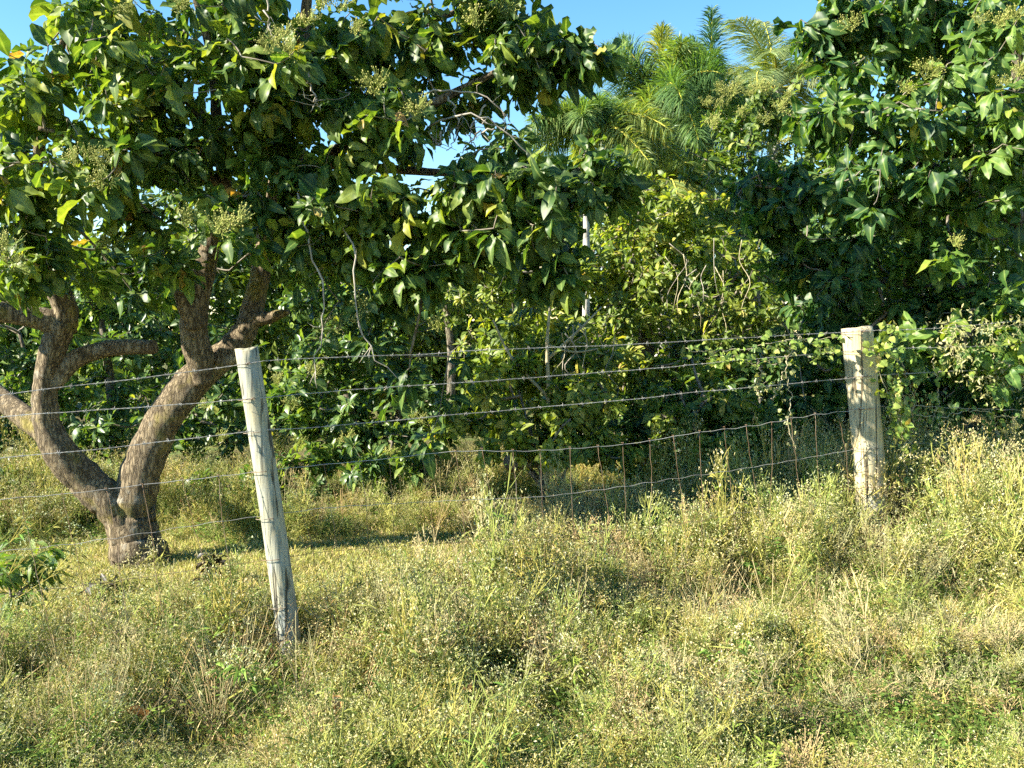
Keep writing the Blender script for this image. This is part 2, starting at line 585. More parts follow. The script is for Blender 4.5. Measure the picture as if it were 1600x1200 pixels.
class Leaves:
    def __init__(s):
        s.P, s.D, s.N, s.S, s.K, s.C = [], [], [], [], [], []

    def add(s, P, D, N, S, K, C):
        for L_, v in ((s.P, P), (s.D, D), (s.N, N), (s.S, S), (s.K, K), (s.C, C)):
            L_.append(v)

    def done(s):
        s.P, s.D, s.N = np.concatenate(s.P), nrm(np.concatenate(s.D)), np.concatenate(s.N)
        s.S, s.K, s.C = np.concatenate(s.S), np.concatenate(s.K), np.concatenate(s.C)
        s.N = nrm(s.N - s.D * np.sum(s.N * s.D, -1, keepdims=True))
        s.X = np.cross(s.D, s.N)
        return s

    def verts(s, idx, tmpl):
        V = tmpl[0]
        return (s.P[idx][:, None, :] + s.S[idx][:, None, None] * (
            V[None, :, 0:1] * s.X[idx][:, None, :] + V[None, :, 1:2] * s.D[idx][:, None, :] + V[None, :, 2:3] * s.N[idx][:, None, :]))


def rosette(L, p, axis, n, size, rng, tint, droop=0.6, spread=(45, 105), nk=6, tvar=0.16, stem=0.05):
    axis = nrm(axis)
    ref = np.array([0, 0, 1.0]) if abs(axis[2]) < 0.9 else np.array([1.0, 0, 0])
    u = nrm(np.cross(axis, ref))
    w = np.cross(axis, u)
    phi = np.arange(n) * 2.4 + rng.uniform(0, 6.28)
    th = np.radians(rng.uniform(spread[0], spread[1], n))
    rad = np.cos(phi)[:, None] * u + np.sin(phi)[:, None] * w
    d = axis * np.cos(th)[:, None] + rad * np.sin(th)[:, None]
    d[:, 2] -= droop * rng.uniform(0.4, 1.4, n)
    d = nrm(d + rng.normal(size=(n, 3)) * 0.12)
    nn = axis * 0.7 + rad * 0.25 + np.array([0, 0, 0.25]) + to_sun * 0.75 + rng.normal(size=(n, 3)) * 0.26   # blades turn to the light
    pos = p + rad * stem * 0.35 - axis * rng.uniform(0, 1, n)[:, None] * stem * 1.6
    S = size * rng.uniform(0.62, 1.15, n)
    t = np.clip(tint + rng.normal(size=n) * tvar, 0, 0.88)
    odd = rng.uniform(size=n) < 0.015
    t[odd] = rng.uniform(0.9, 1.0, odd.sum())
    L.add(pos, d, nn, S, rng.integers(0, nk, n), t)


TREES = []      # things with leaves: built at the end, when it is known which leaves can be seen


def grow(skel, targets, rng, sides=4, r_tip=0.0035, r_max=0.03, sag=0.1, seg=4):
    """branchlets from the skeleton points to every target, thicker where they carry more"""
    N = [np.asarray(q, float) for q in skel]
    par = [-1] * len(N)
    arr = np.array(N)
    T = np.asarray(targets)
    d0 = np.array([np.min(np.sum((arr - t) ** 2, 1)) for t in T])
    order = np.argsort(d0)
    cap = len(arr) + len(T) * seg + 5
    buf = np.zeros((cap, 3))
    buf[:len(arr)] = arr
    cnt = len(arr)
    chains = []
    for ti in order:
        t = T[ti]
        dd = np.sum((buf[:cnt] - t) ** 2, 1)
        j = int(np.argmin(dd))
        p = buf[j].copy()
        L = math.sqrt(dd[j])
        s = np.linspace(0, 1, seg + 1)[1:, None]
        mid = (p + t) / 2 + rng.normal(size=3) * L * 0.10 + np.array([0, 0, -sag * L])
        pts = (1 - s) ** 2 * p + 2 * s * (1 - s) * mid + s ** 2 * t
        ids = list(range(cnt, cnt + seg))
        buf[cnt:cnt + seg] = pts
        cnt += seg
        par += [j] + ids[:-1]
        chains.append([j] + ids)
    w = np.zeros(cnt)
    for c in chains:
        w[c[-1]] += 1
    for i in range(cnt - 1, -1, -1):
        if par[i] >= 0:
            w[par[i]] += w[i]
    R = np.minimum(r_max, r_tip * np.maximum(w, 1) ** 0.45)
    mb = MB()
    for c in chains:
        rr = R[c].copy()
        rr[0] = rr[1]
        mb.tube(buf[c], rr, sides, 0.5, cap=False)
    return mb


def blob_points(px, py, rx, ry, Y, rd, n, rng, holes=(), surf=2.0, clump=0):
    """points in an ellipsoid of real depth; holes are gaps of the crown"""
    out = []
    c = at(px, py, Y)
    k = 0
    while len(out) < n and k < n * 6:
        k += 1
        v = rng.normal(size=3)
        v = v / np.linalg.norm(v) * rng.uniform() ** (1 / surf)
        if clump and len(out) % clump and out:
            v = v0 + rng.normal(size=3) * .13
        else:
            v0 = v
        qx, qy = px + rx * v[0], py - ry * v[2]
        p = c + np.array([v[0] * rx / FPX * Y, v[1] * rd, v[2] * ry / FPX * Y])
        x2, y2, _ = project(p)
        if any(((x2 - h[0]) / h[2]) ** 2 + ((y2 - h[1]) / h[3]) ** 2 < 1 for h in holes):
            continue
        ax = nrm(np.array([v[0], v[1], v[2] * 0.6 + 0.25]) + rng.normal(size=3) * 0.35)
        out.append((p, ax))
    return out


def add_tree(name, label, cat, base, blobs, leafmat, tmpl, size, nleaf, rng, tint, skel, group=None, holes=(), droop=0.6,
             twigmat='twig', limbs=(), cap=200, r_tip=0.003, r_max=0.02, extra=(), spread=(45, 105), twigs=True, tvar=0.16, minpx=4, clump=0):
    root = empty(name, base)
    tag(root, label, cat, group)
    L = Leaves()
    targets = []
    for b in blobs:
        px, py, rx, ry, Y, rd, n = b[:7]
        tt = tint + (b[7] if len(b) > 7 else 0)
        for p, ax in blob_points(px, py, rx, ry, Y, rd, n, rng, holes, clump=clump):
            k = int(rng.integers(nleaf[0], nleaf[1] + 1))
            rosette(L, p, ax, k, size * rng.uniform(0.68, 1.25), rng, tt + rng.normal() * 0.13, droop, spread, len(tmpl), tvar, stem=size * 0.35)
            targets.append(p)
    for p, ax, k, sz, tt in extra:
        rosette(L, np.asarray(p), np.asarray(ax), k, sz, rng, tt, droop, spread, len(tmpl), tvar, stem=sz * 0.35)
        targets.append(np.asarray(p))
    L.done()
    if twigs:
        mb = grow(skel, targets, rng, 4 if cap >= 300 else 3, r_tip, r_max)
        o = link('branches', mb.mesh('branches', [M[twigmat]]), root)
        o['kind'] = 'stuff'
    for nm, me in limbs:
        link(nm, me, root)
    TREES.append(dict(root=root, L=L, mat=M[leafmat], tmpl=tmpl, cap=cap, minpx=minpx))
    return root


def limb_mesh(name, pts, mat, k=14, n=None, rough=0.03, seed=0, flare=None):
    """pts rows: px, py, Y, width in px -> tapered uneven limb"""
    pts = np.asarray(pts, float)
    W = np.array([[*at(a, b, c), 0.88 * d / FPX * c / 2] for a, b, c, d in pts])
    n = n or (len(pts) * 7)
    S = spline(W, n)
    rng = np.random.default_rng(seed)
    P, R = S[:, :3], S[:, 3]
    P = P + rng.normal(size=P.shape) * R[:, None] * 0.025
    t = nrm(np.gradient(P, axis=0))
    u = nrm(np.cross(t, np.array([0.2, 1.0, 0.1])))
    w = np.cross(t, u)
    ang = np.linspace(0, 2 * math.pi, k, endpoint=False)
    V = P[:, None, :] + R[:, None, None] * (np.cos(ang)[None, :, None] * u[:, None, :] + np.sin(ang)[None, :, None] * w[:, None, :])
    nz = vnoise(V * 9.0, seed + 1) * 0.07 + vnoise(V * 26.0, seed + 2) * 0.035
    # flutes running along the limb
    fl = 0.06 * np.sin(ang * 3 + seed)[None, :] + 0.04 * np.sin(ang * 5 + seed * 2)[None, :]
    dirv = V - P[:, None, :]
    V = P[:, None, :] + dirv * (1 + nz + fl)[:, :, None]
    mb = MB()
    V = V.reshape(-1, 3)
    i = np.arange(n - 1)[:, None] * k
    j = np.arange(k)[None, :]
    j2 = (j + 1) % k
    A, B, C, D = i + j, i + j2, i + k + j2, i + k + j
    T = np.concatenate([np.stack([A, B, C], -1).reshape(-1, 3), np.stack([A, C, D], -1).reshape(-1, 3)])
    V = np.concatenate([V, P[:1], P[-1:]])
    jj = np.arange(k)
    T = np.concatenate([T, np.stack([np.full(k, n * k), (jj + 1) % k, jj], -1),
                        np.stack([np.full(k, n * k + 1), (n - 1) * k + jj, (n - 1) * k + (jj + 1) % k], -1)])
    return make_mesh(name, V, T, None, True, [mat]), P, R


def flower_mesh(seed, size=0.085, n=110):
    """panicle: thin branching stalks tipped with tiny yellow-green flowers"""
    r = np.random.default_rng(seed)
    mb = MB()
    for b in range(9):
        d = nrm(np.array([r.normal() * 0.7, r.normal() * 0.7, 0.9]))
        P = np.array([[0, 0, 0], d * size * 0.55, d * size + np.array([0, 0, size * 0.1])])
        mb.tube(P, [0.0016, 0.0012, 0.0008], 3, 0.1, cap=False)
        for k in range(n // 9):
            q = d * size * r.uniform(0.4, 1.05) + r.normal(size=3) * size * 0.17
            mb.tube(np.array([d * size * 0.5, q]), [0.0009, 0.0007], 3, 0.2, cap=False)
            e = r.uniform(0.0028, 0.0052)
            O = q + np.array([[e, 0, 0], [-e, 0, 0], [0, e, 0], [0, -e, 0], [0, 0, e], [0, 0, -e]])
            mb.add(O, [(0, 2, 4), (2, 1, 4), (1, 3, 4), (3, 0, 4), (2, 0, 5), (1, 2, 5), (3, 1, 5), (0, 3, 5)], r.uniform(0.2, 1.0))
    return mb.mesh('flower_cluster', [M['flower']])


FLOWERS = [flower_mesh(50 + i, 0.085 + 0.012 * (i % 3)) for i in range(4)]


def put_flower(root, p, axis, i, s=1.0):
    o = bpy.data.objects.new('flower_cluster', FLOWERS[i % len(FLOWERS)])
    COL.objects.link(o)
    o.parent = root
    q = Vector(nrm(axis)).to_track_quat('Z', 'Y')
    o.matrix_local = Matrix.LocRotScale(Vector(np.asarray(p) - parent_world(root)), q, Vector((s, s, s)))


# ================================================================== left avocado tree
def left_tree():
    rng = np.random.default_rng(11)
    limbs, skel = [], []

    def lim(name, pts, seed, keep=True, k=14, mat='bark'):
        me, P, R = limb_mesh(name, pts, M[mat], k=k, seed=seed)
        limbs.append((name, me))
        if keep:
            skel.extend(list(P[::2]))
    lim('trunk', [(222, 935, 6.2, 150), (222, 890, 6.2, 112), (212, 850, 6.2, 92), (206, 810, 6.2, 86), (212, 770, 6.2, 74), (228, 715, 6.2, 64), (255, 655, 6.2, 58),
                  (300, 600, 6.2, 58), (345, 560, 6.22, 50), (380, 520, 6.25, 43), (398, 470, 6.3, 38), (410, 410, 6.3, 34), (424, 340, 6.3, 34), (436, 270, 6.25, 30), (452, 190, 6.2, 26), (470, 100, 6.1, 22), (480, 0, 6.0, 18), (490, -120, 6.0, 10)], 1, k=20)
    lim('limb', [(215, 860, 6.2, 64), (185, 800, 6.17, 68), (140, 758, 6.15, 62), (100, 715, 6.1, 54), (75, 665, 6.1, 46), (70, 610, 6.1, 43), (80, 555, 6.1, 45), (98, 505, 6.1, 48)], 2, k=18)
    lim('limb', [(98, 520, 6.1, 46), (100, 480, 6.1, 42), (84, 440, 6.05, 38), (68, 400, 6.0, 32), (50, 330, 5.9, 26), (60, 240, 5.8, 20), (80, 140, 5.7, 15), (110, 20, 5.6, 10)], 3)
    lim('limb', [(100, 510, 6.1, 50), (60, 498, 6.05, 42), (10, 488, 6.0, 40), (-60, 470, 5.9, 34), (-160, 420, 5.8, 24), (-220, 330, 5.7, 14)], 4)
    lim('limb', [(80, 600, 6.12, 34), (115, 562, 6.15, 32), (160, 545, 6.2, 29), (205, 541, 6.2, 26), (238, 542, 6.2, 25)], 5, False)
    lim('limb', [(90, 690, 6.12, 44), (45, 655, 6.3, 42), (0, 620, 6.5, 38), (-70, 560, 6.8, 30), (-140, 470, 7.0, 20)], 6)
    lim('limb', [(318, 598, 6.1, 36), (312, 560, 6.05, 48), (303, 520, 6.0, 47), (308, 470, 5.97, 44), (320, 420, 5.95, 38), (332, 370, 5.9, 32), (350, 290, 5.8, 26), (340, 200, 5.7, 20), (330, 90, 5.6, 14), (300, -20, 5.5, 8)], 7)
    lim('limb', [(306, 510, 5.95, 34), (292, 475, 5.9, 33), (284, 450, 5.86, 30), (278, 430, 5.84, 28)], 8, False)
    lim('limb', [(395, 500, 6.25, 28), (420, 496, 6.2, 22), (440, 490, 6.15, 15), (452, 487, 6.13, 9)], 9, False, 10)
    # boughs inside the crown
    lim('bough', [(428, 320, 6.3, 26), (520, 240, 6.1, 22), (620, 190, 5.9, 18), (720, 140, 5.8, 14), (830, 90, 5.7, 9), (930, 70, 5.65, 5)], 10, k=9)
    lim('bough', [(440, 250, 6.2, 22), (560, 260, 6.0, 18), (700, 270, 5.8, 14), (820, 275, 5.6, 10), (930, 260, 5.5, 5)], 12, k=9)
    lim('bough', [(455, 190, 6.2, 20), (560, 90, 6.3, 16), (680, 30, 6.3, 12), (800, 0, 6.2, 7)], 13, k=9)
    lim('bough', [(350, 290, 5.8, 22), (250, 240, 5.5, 17), (150, 220, 5.3, 12), (60, 200, 5.2, 7)], 14, k=9)
    lim('bough', [(410, 400, 6.3, 20), (470, 330, 5.9, 16), (560, 330, 5.6, 13), (640, 350, 5.4, 9), (660, 450, 5.3, 6), (640, 560, 5.3, 5)], 15, k=9)
    lim('bough', [(330, 200, 5.75, 20), (250, 110, 5.5, 15), (160, 60, 5.4, 10), (100, 30, 5.3, 6)], 16, k=9)
    holes = [(25, 25, 50, 62), (85, 355, 26, 16), (150, 95, 16, 14), (705, 105, 26, 34), (735, 210, 30, 26), (930, 10, 75, 42), (905, 150, 55, 32), (990, 160, 40, 80), (310, 205, 14, 18),
             (1005, 60, 40, 90)]
    B = [  # px py rx ry Y rd n, then tint offset painting lit or shaded parts
        (150, 40, 120, 70, 5.5, .5, 32, .08), (50, 160, 70, 70, 5.4, .4, 22, .1), (230, 130, 120, 80, 5.3, .5, 34, .1), (360, 50, 120, 80, 5.5, .5, 32, .05),
        (110, 260, 130, 70, 5.3, .4, 28, .12), (270, 240, 110, 70, 5.5, .5, 26), (420, 140, 110, 90, 5.4, .5, 34, .08), (520, 60, 110, 80, 5.6, .5, 34, .05),
        (580, 190, 110, 80, 5.5, .5, 34, .05), (480, 260, 90, 70, 5.5, .4, 18, .06), (640, 70, 80, 70, 5.9, .4, 24), (760, 15, 90, 45, 5.9, .4, 20),
        (820, 85, 90, 55, 5.7, .35, 26, -.12), (915, 80, 45, 35, 5.6, .25, 12, -.12), (860, 130, 60, 40, 5.8, .3, 12, -.12), (800, 60, 70, 50, 6.2, .4, 14, -.1),
        (340, 325, 75, 40, 5.2, .3, 9, 0), (25, 300, 60, 60, 5.5, .4, 12), (20, 410, 50, 60, 5.3, .3, 11, .1), (140, 420, 45, 40, 5.8, .4, 6),
        (610, 320, 110, 60, 5.4, .5, 24, .04), (740, 290, 100, 60, 5.3, .45, 26, .02), (860, 280, 100, 50, 5.3, .4, 26, -.05), (940, 255, 50, 35, 5.4, .3, 12, -.1),
        (830, 350, 80, 50, 5.2, .3, 18, -.06), (875, 420, 38, 45, 5.2, .2, 10, -.12), (690, 370, 80, 40, 5.4, .3, 10, .05), (770, 230, 60, 30, 5.6, .3, 8),
        (210, 340, 70, 50, 5.6, .3, 9), (400, 380, 45, 40, 6.7, .2, 6, -.05), (90, 370, 60, 40, 5.6, .3, 8, .05), (460, 330, 70, 55, 5.6, .35, 14), (545, 385, 80, 50, 5.5, .35, 13, .03), (650, 420, 60, 40, 5.4, .3, 7),
        (390, 280, 60, 45, 6.6, .2, 9), (70, 330, 60, 35, 6.4, .3, 10), (30, 230, 60, 60, 6.0, .3, 14), (420, 200, 80, 60, 6.0, .3, 12), (740, 160, 60, 50, 5.9, .3, 10, -.06), (700, 60, 50, 40, 6.0, .3, 8), (560, 320, 100, 60, 5.3, .3, 16, .05), (460, 390, 60, 50, 5.4, .3, 9, .05), (640, 440, 70, 50, 5.4, .3, 12, .02), (760, 380, 80, 50, 5.3, .3, 14, .02), (840, 440, 50, 30, 5.3, .2, 6, -.05), (960, 290, 30, 25, 5.4, .2, 5, -.05),
        (200, 420, 150, 55, 6.9, .3, 26, -.04), (60, 395, 70, 45, 5.5, .3, 9, .08), (260, 395, 60, 35, 5.4, .25, 7, .04), (470, 400, 70, 50, 6.6, .3, 14), (370, 420, 40, 30, 6.7, .2, 6),
        # the far side of the crown and what hangs above the frame
        (150, 130, 200, 130, 6.4, .4, 32), (420, 90, 250, 120, 6.4, .4, 46), (620, 130, 130, 130, 6.4, .4, 28), (330, 240, 220, 60, 6.3, .4, 18),
        (250, -90, 300, 80, 5.7, .8, 55), (620, -80, 240, 60, 5.9, .7, 36), (800, -60, 80, 40, 5.9, .4, 10),
    ]
    up = np.array([0.0, -0.5, 0.6])
    ex = []
    for (x, y, Y, n, sz, t) in [(560, 455, 5.3, 9, .17, .22), (600, 470, 5.4, 7, .16, .18), (640, 575, 5.3, 9, .165, .2), (600, 610, 5.4, 8, .16, .16), (670, 680, 5.4, 8, .15, .15),
                                (575, 525, 5.3, 8, .15, .35), (500, 530, 5.5, 7, .14, .35), (690, 620, 5.5, 7, .15, .2), (530, 470, 5.5, 7, .15, .15), (720, 560, 5.5, 6, .14, .25),
                                (480, 590, 5.7, 6, .12, .3), (650, 430, 5.4, 7, .15, .25), (140, 285, 4.95, 10, .17, .6), (110, 270, 5.0, 9, .16, .62), (170, 275, 5.0, 9, .15, .55),
                                (258, 100, 4.95, 6, .18, .55), (30, 120, 5.0, 9, .16, .6), (165, 140, 5.0, 9, .15, .55), (460, 80, 5.0, 10, .15, .55), (430, 100, 5.0, 9, .15, .5),
                                (360, 360, 5.0, 10, .15, .32), (600, 160, 5.0, 10, .14, .6), (570, 180, 5.0, 9, .14, .58), (630, 190, 5.0, 9, .14, .5), (10, 400, 4.95, 9, .15, .6), (100, 5, 5.0, 9, .17, .5), (145, 30, 5.0, 8, .16, .5)]:
        ex.append((at(x, y, Y), up + rng.normal(size=3) * 0.25, n, sz, t))
    root = add_tree('avocado_tree', 'big flowering avocado tree with forked mossy trunk behind the left fence post', 'tree',
                    at(222, 890, 6.2), B, 'avocado_leaf', AVO_T, 0.145, (7, 12), rng, 0.44, skel, holes=holes, limbs=limbs, cap=300, r_tip=0.0026, r_max=0.013, extra=ex, droop=0.65)
    # sawn ends
    for (x, y, Y, d, r) in [(278, 429, 5.835, (-.25, -.5, .8), .058), (239.5, 542, 6.2, (.95, -.3, .1), .047)]:
        mb = MB()
        c = at(x, y, Y)
        d = nrm(d)
        mb.tube(np.array([c - d * .012, c + d * .006, c + d * .009]), [r, r * 0.98, r * 0.8], 14, 0.5, rough=0.05, rng=rng)
        link('sawn_end', mb.mesh('sawn_end', [M['cut_wood' if x > 250 else 'bark']]), root)
    # dead twigs and hanging shoots
    for pts in [[(462, 300, 5.3), (482, 380, 5.25), (505, 450, 5.2), (503, 520, 5.2), (490, 600, 5.25)], [(500, 300, 5.2), (530, 350, 5.2), (553, 400, 5.15), (556, 470, 5.15), (575, 545, 5.2), (620, 590, 5.2)],
                [(675, 195, 5.5), (720, 178, 5.4), (770, 190, 5.35), (810, 225, 5.35), (832, 252, 5.4)], [(640, 150, 5.6), (690, 140, 5.5), (760, 155, 5.45), (800, 190, 5.5)],
                [(700, 150, 5.6), (715, 190, 5.6), (700, 235, 5.6)], [(760, 160, 5.5), (735, 200, 5.5), (745, 240, 5.5)], [(690, 205, 5.5), (684, 225, 5.5), (668, 200, 5.5)],
                [(418, -20, 5.1), (420, 30, 5.1), (425, 70, 5.1)], [(775, 200, 5.4), (740, 215, 5.4), (720, 240, 5.4)], [(700, 330, 5.2), (760, 370, 5.2), (785, 420, 5.2), (780, 450, 5.25)],
                [(480, 110, 5.05), (490, 150, 5.05), (500, 170, 5.1)]]:
        S = spline(np.array([at(*q) for q in pts]), 16)
        S = S + rng.normal(size=S.shape) * 0.008
        mb = MB()
        for _k in range(5):
            _i = int(rng.integers(3, 15))
            _d = nrm(rng.normal(size=3) + np.array([0, 0, -.4]))
            mb.tube(np.array([S[_i], S[_i] + _d * .05, S[_i] + _d * .09 + rng.normal(size=3) * .02]), [.0025, .002, .001], 4, .5)
        mb.tube(S, np.linspace(0.0065, 0.0025, 16), 6, 0.5)
        link('bare_shoot', mb.mesh('bare_shoot', [M['dead_twig']]), root)
    for i, (x, y, Y) in enumerate([(285, 22, 5.1), (455, 92, 4.88), (425, 85, 4.9), (478, 42, 5.0), (505, 15, 5.0), (745, 45, 5.45), (780, 20, 5.5), (650, 180, 4.95), (140, 250, 4.85), (118, 262, 4.88), (165, 268, 4.9),
                                   (362, 355, 4.9), (335, 365, 4.95), (10, 398, 4.85), (20, 425, 4.9), (200, 22, 5.2), (555, 55, 5.2), (170, 395, 5.4), (515, 520, 5.35), (555, 505, 5.25), (560, 490, 5.3), (685, 520, 5.3),
                                   (590, 150, 4.95), (440, 60, 4.95), (290, 350, 5.0), (160, 300, 4.95), (530, 20, 5.2)]):
        put_flower(root, at(x, y, Y), np.array([rng.normal() * .3, -.5, .8]), i, rng.uniform(0.9, 1.35))
    return root


left_tree()


# ================================================================== right avocado tree
def right_tree():
    rng = np.random.default_rng(21)
    limbs, skel = [], []

    def lim(name, pts, seed, k=12):
        me, P, R = limb_mesh(name, pts, M['bark_grey'], k=k, seed=seed)
        limbs.append((name, me))
        skel.extend(list(P[::2]))
    lim('trunk', [(1720, 900, 7.4, 130), (1715, 760, 7.4, 95), (1700, 620, 7.4, 85), (1690, 500, 7.4, 75), (1680, 400, 7.4, 60), (1640, 280, 7.3, 46), (1600, 150, 7.2, 34), (1570, 0, 7.1, 22)], 31)
    lim('limb', [(1690, 430, 7.4, 46), (1610, 355, 7.1, 34), (1550, 318, 6.9, 27), (1490, 280, 6.7, 20), (1420, 240, 6.6, 13), (1340, 190, 6.5, 7)], 32)
    lim('limb', [(1695, 540, 7.4, 44), (1600, 480, 7.1, 30), (1500, 450, 6.9, 22), (1400, 440, 6.7, 16), (1300, 450, 6.6, 9)], 33)
    lim('limb', [(1640, 290, 7.3, 34), (1540, 150, 7.1, 24), (1440, 70, 6.9, 16), (1330, 40, 6.8, 8)], 34)
    lim('bough', [(1500, 290, 6.75, 16), (1400, 300, 6.6, 13), (1280, 300, 6.5, 9), (1180, 290, 6.5, 5)], 35, 9)
    lim('bough', [(1600, 480, 7.1, 18), (1540, 500, 6.4, 14), (1500, 530, 6.0, 10), (1450, 540, 5.9, 6)], 36, 9)
    holes = [(1170, 60, 60, 90), (1240, 15, 22, 18), (1130, 190, 60, 50)]
    B = [(1290, 60, 55, 45, 6.6, .4, 18, -.12), (1390, 50, 100, 60, 6.5, .5, 30), (1530, 70, 95, 80, 6.3, .5, 34, .1), (1290, 170, 80, 70, 6.5, .5, 28, -.1), (1420, 190, 100, 80, 6.3, .5, 36),
         (1550, 210, 85, 80, 6.1, .5, 32, .14), (1175, 290, 75, 50, 6.7, .4, 22, -.12), (1250, 300, 100, 70, 6.5, .5, 32, -.12), (1380, 310, 100, 70, 6.3, .5, 34, -.05), (1490, 290, 60, 50, 6.4, .4, 12, .05),
         (1230, 400, 70, 50, 6.7, .4, 18, -.14), (1320, 420, 100, 65, 6.5, .5, 32, -.14), (1430, 410, 70, 50, 6.4, .4, 14), (1545, 400, 70, 60, 6.7, .5, 10, .1),
         (1320, 520, 90, 50, 6.8, .5, 26, -.16), (1440, 535, 70, 35, 6.05, .3, 14, .12), (1540, 560, 70, 50, 5.95, .3, 18, .16), (1500, 610, 90, 40, 6.8, .5, 20, -.1), (1290, 620, 80, 60, 7.0, .5, 28, -.16), (1400, 620, 90, 50, 7.0, .5, 26, -.14),
         (1480, 100, 220, 140, 7.4, .7, 90), (1400, 330, 220, 120, 7.5, .6, 90, -.1), (1480, -120, 250, 90, 6.8, 1.0, 60), (1720, 120, 130, 200, 6.8, .9, 60), (1700, 420, 110, 120, 6.9, .6, 30), (1650, 620, 100, 80, 6.9, .5, 24),
         (1560, 480, 100, 50, 7.4, .5, 34), (1350, 500, 140, 60, 7.5, .5, 40, -.1), (1400, 0, 130, 45, 6.5, .5, 34, 0), (1330, 20, 50, 40, 6.6, .3, 12, -.05), (1560, 310, 80, 55, 6.2, .35, 20, .08), (1520, 465, 100, 40, 6.4, .35, 18, .02), (1590, 500, 60, 50, 6.0, .25, 12, .12), (1440, 480, 80, 40, 6.6, .4, 18, -.06), (1280, 680, 100, 40, 7.3, .4, 26, -.16), (1480, 690, 120, 40, 7.3, .4, 30, -.14)]  # offsets darken the shaded left and low parts, lighten the sunlit right
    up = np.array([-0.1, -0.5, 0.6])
    ex = []  # sunlit and shaded sprays, their light put into the tint
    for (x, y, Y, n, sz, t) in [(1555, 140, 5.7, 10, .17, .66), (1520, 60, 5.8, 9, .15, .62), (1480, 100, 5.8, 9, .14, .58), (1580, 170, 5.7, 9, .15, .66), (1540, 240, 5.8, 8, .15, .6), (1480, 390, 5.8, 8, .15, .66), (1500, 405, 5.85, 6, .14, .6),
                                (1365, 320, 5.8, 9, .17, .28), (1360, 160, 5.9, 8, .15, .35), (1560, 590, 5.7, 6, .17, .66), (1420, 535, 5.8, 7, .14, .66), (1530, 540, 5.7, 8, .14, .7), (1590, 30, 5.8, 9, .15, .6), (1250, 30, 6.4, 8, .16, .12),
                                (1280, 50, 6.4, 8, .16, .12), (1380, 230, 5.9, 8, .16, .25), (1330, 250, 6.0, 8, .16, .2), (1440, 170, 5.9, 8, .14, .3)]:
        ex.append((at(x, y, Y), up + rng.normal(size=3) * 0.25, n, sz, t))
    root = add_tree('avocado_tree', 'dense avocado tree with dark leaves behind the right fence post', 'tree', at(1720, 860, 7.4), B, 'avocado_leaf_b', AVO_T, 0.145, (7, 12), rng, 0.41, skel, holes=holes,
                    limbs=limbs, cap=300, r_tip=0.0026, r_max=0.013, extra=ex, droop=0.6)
    for i, (x, y, Y) in enumerate([(1560, 45, 5.7), (1530, 40, 5.7), (1445, 125, 5.8), (1560, 135, 5.65), (1450, 120, 5.8), (1585, 35, 5.7), (1330, 50, 6.2), (1410, 145, 5.9), (1490, 385, 5.75), (1205, 250, 6.4), (1310, 65, 6.4), (1330, 0, 6.2), (1590, 120, 5.7), (1500, 0, 5.9)]):
        put_flower(root, at(x, y, Y), np.array([rng.normal() * .3, -.5, .8]), i, rng.uniform(0.8, 1.2))
    return root


right_tree()


# ================================================================== background trees and shrubs
def bush(name, label, cat, blobs, mat, tmpl, size, nleaf, seed, tint, base, stems, group=None, cap=200, droop=0.35, stemmat='bark_grey', holes=(), flowers=(), spread=(35, 105), tvar=0.16, twigmat='twig', r_max=0.016, clump=6, fscale=1.0):
    rng = np.random.default_rng(seed)
    limbs, skel = [], []
    for i, st in enumerate(stems):
        me, P, R = limb_mesh('stem', st, M[stemmat], k=9, seed=seed + i)
        limbs.append(('trunk' if cat == 'tree' and i == 0 else 'stem', me))
        skel.extend(list(P[::2]))
    root = add_tree(name, label, cat, at(*base), blobs, mat, tmpl, size, nleaf, rng, tint, skel, group=group, holes=holes, limbs=limbs, cap=cap, droop=droop, spread=spread, tvar=tvar, twigmat=twigmat, r_max=r_max, clump=clump)
    for i, (x, y, Y) in enumerate(flowers):
        put_flower(root, at(x, y, Y), np.array([rng.normal() * .3, -.4, .8]), i, fscale * rng.uniform(0.9, 1.5))
    return root


SKY_HOLES = [(1060, 0, 230, 130), (900, 150, 60, 34)]
# tree tangled with vines, in the middle
bush('viny_tree', 'sunlit yellow green tree tangled with dry vines, in the middle behind the fence', 'tree',
     [(1000, 330, 110, 55, 9.0, .5, 100, .08), (930, 410, 120, 80, 8.7, .5, 140, .06), (1070, 410, 130, 80, 8.7, .5, 140, .04), (1000, 500, 190, 60, 8.5, .5, 140, 0), (1160, 470, 90, 90, 8.8, .5, 100, .02),
      (840, 430, 90, 60, 8.7, .5, 70, .03), (1090, 330, 90, 50, 9.2, .5, 60, .06), (1000, 450, 220, 130, 9.6, .5, 140, -.05), (760, 470, 80, 70, 8.7, .5, 60, 0), (940, 580, 110, 60, 8.2, .4, 80, 0), (1080, 590, 90, 60, 8.4, .4, 60, -.06), (780, 560, 90, 70, 8.3, .4, 60, -.03), (720, 400, 70, 50, 9.0, .4, 40, 0)],
     'viny_leaf', MED_T, 0.09, (7, 11), 41, 0.40, (1000, 770, 9.0), [[(1010, 790, 9.0, 40), (1000, 650, 9.0, 34), (1010, 540, 9.0, 28), (990, 430, 9.0, 18), (1000, 330, 9.0, 8)],
      [(1010, 620, 9.0, 22), (1090, 520, 8.9, 15), (1150, 430, 8.9, 6)], [(1000, 600, 9.0, 22), (900, 510, 8.9, 15), (850, 420, 8.9, 6)]], cap=300, holes=[(917, 345, 11, 36)])
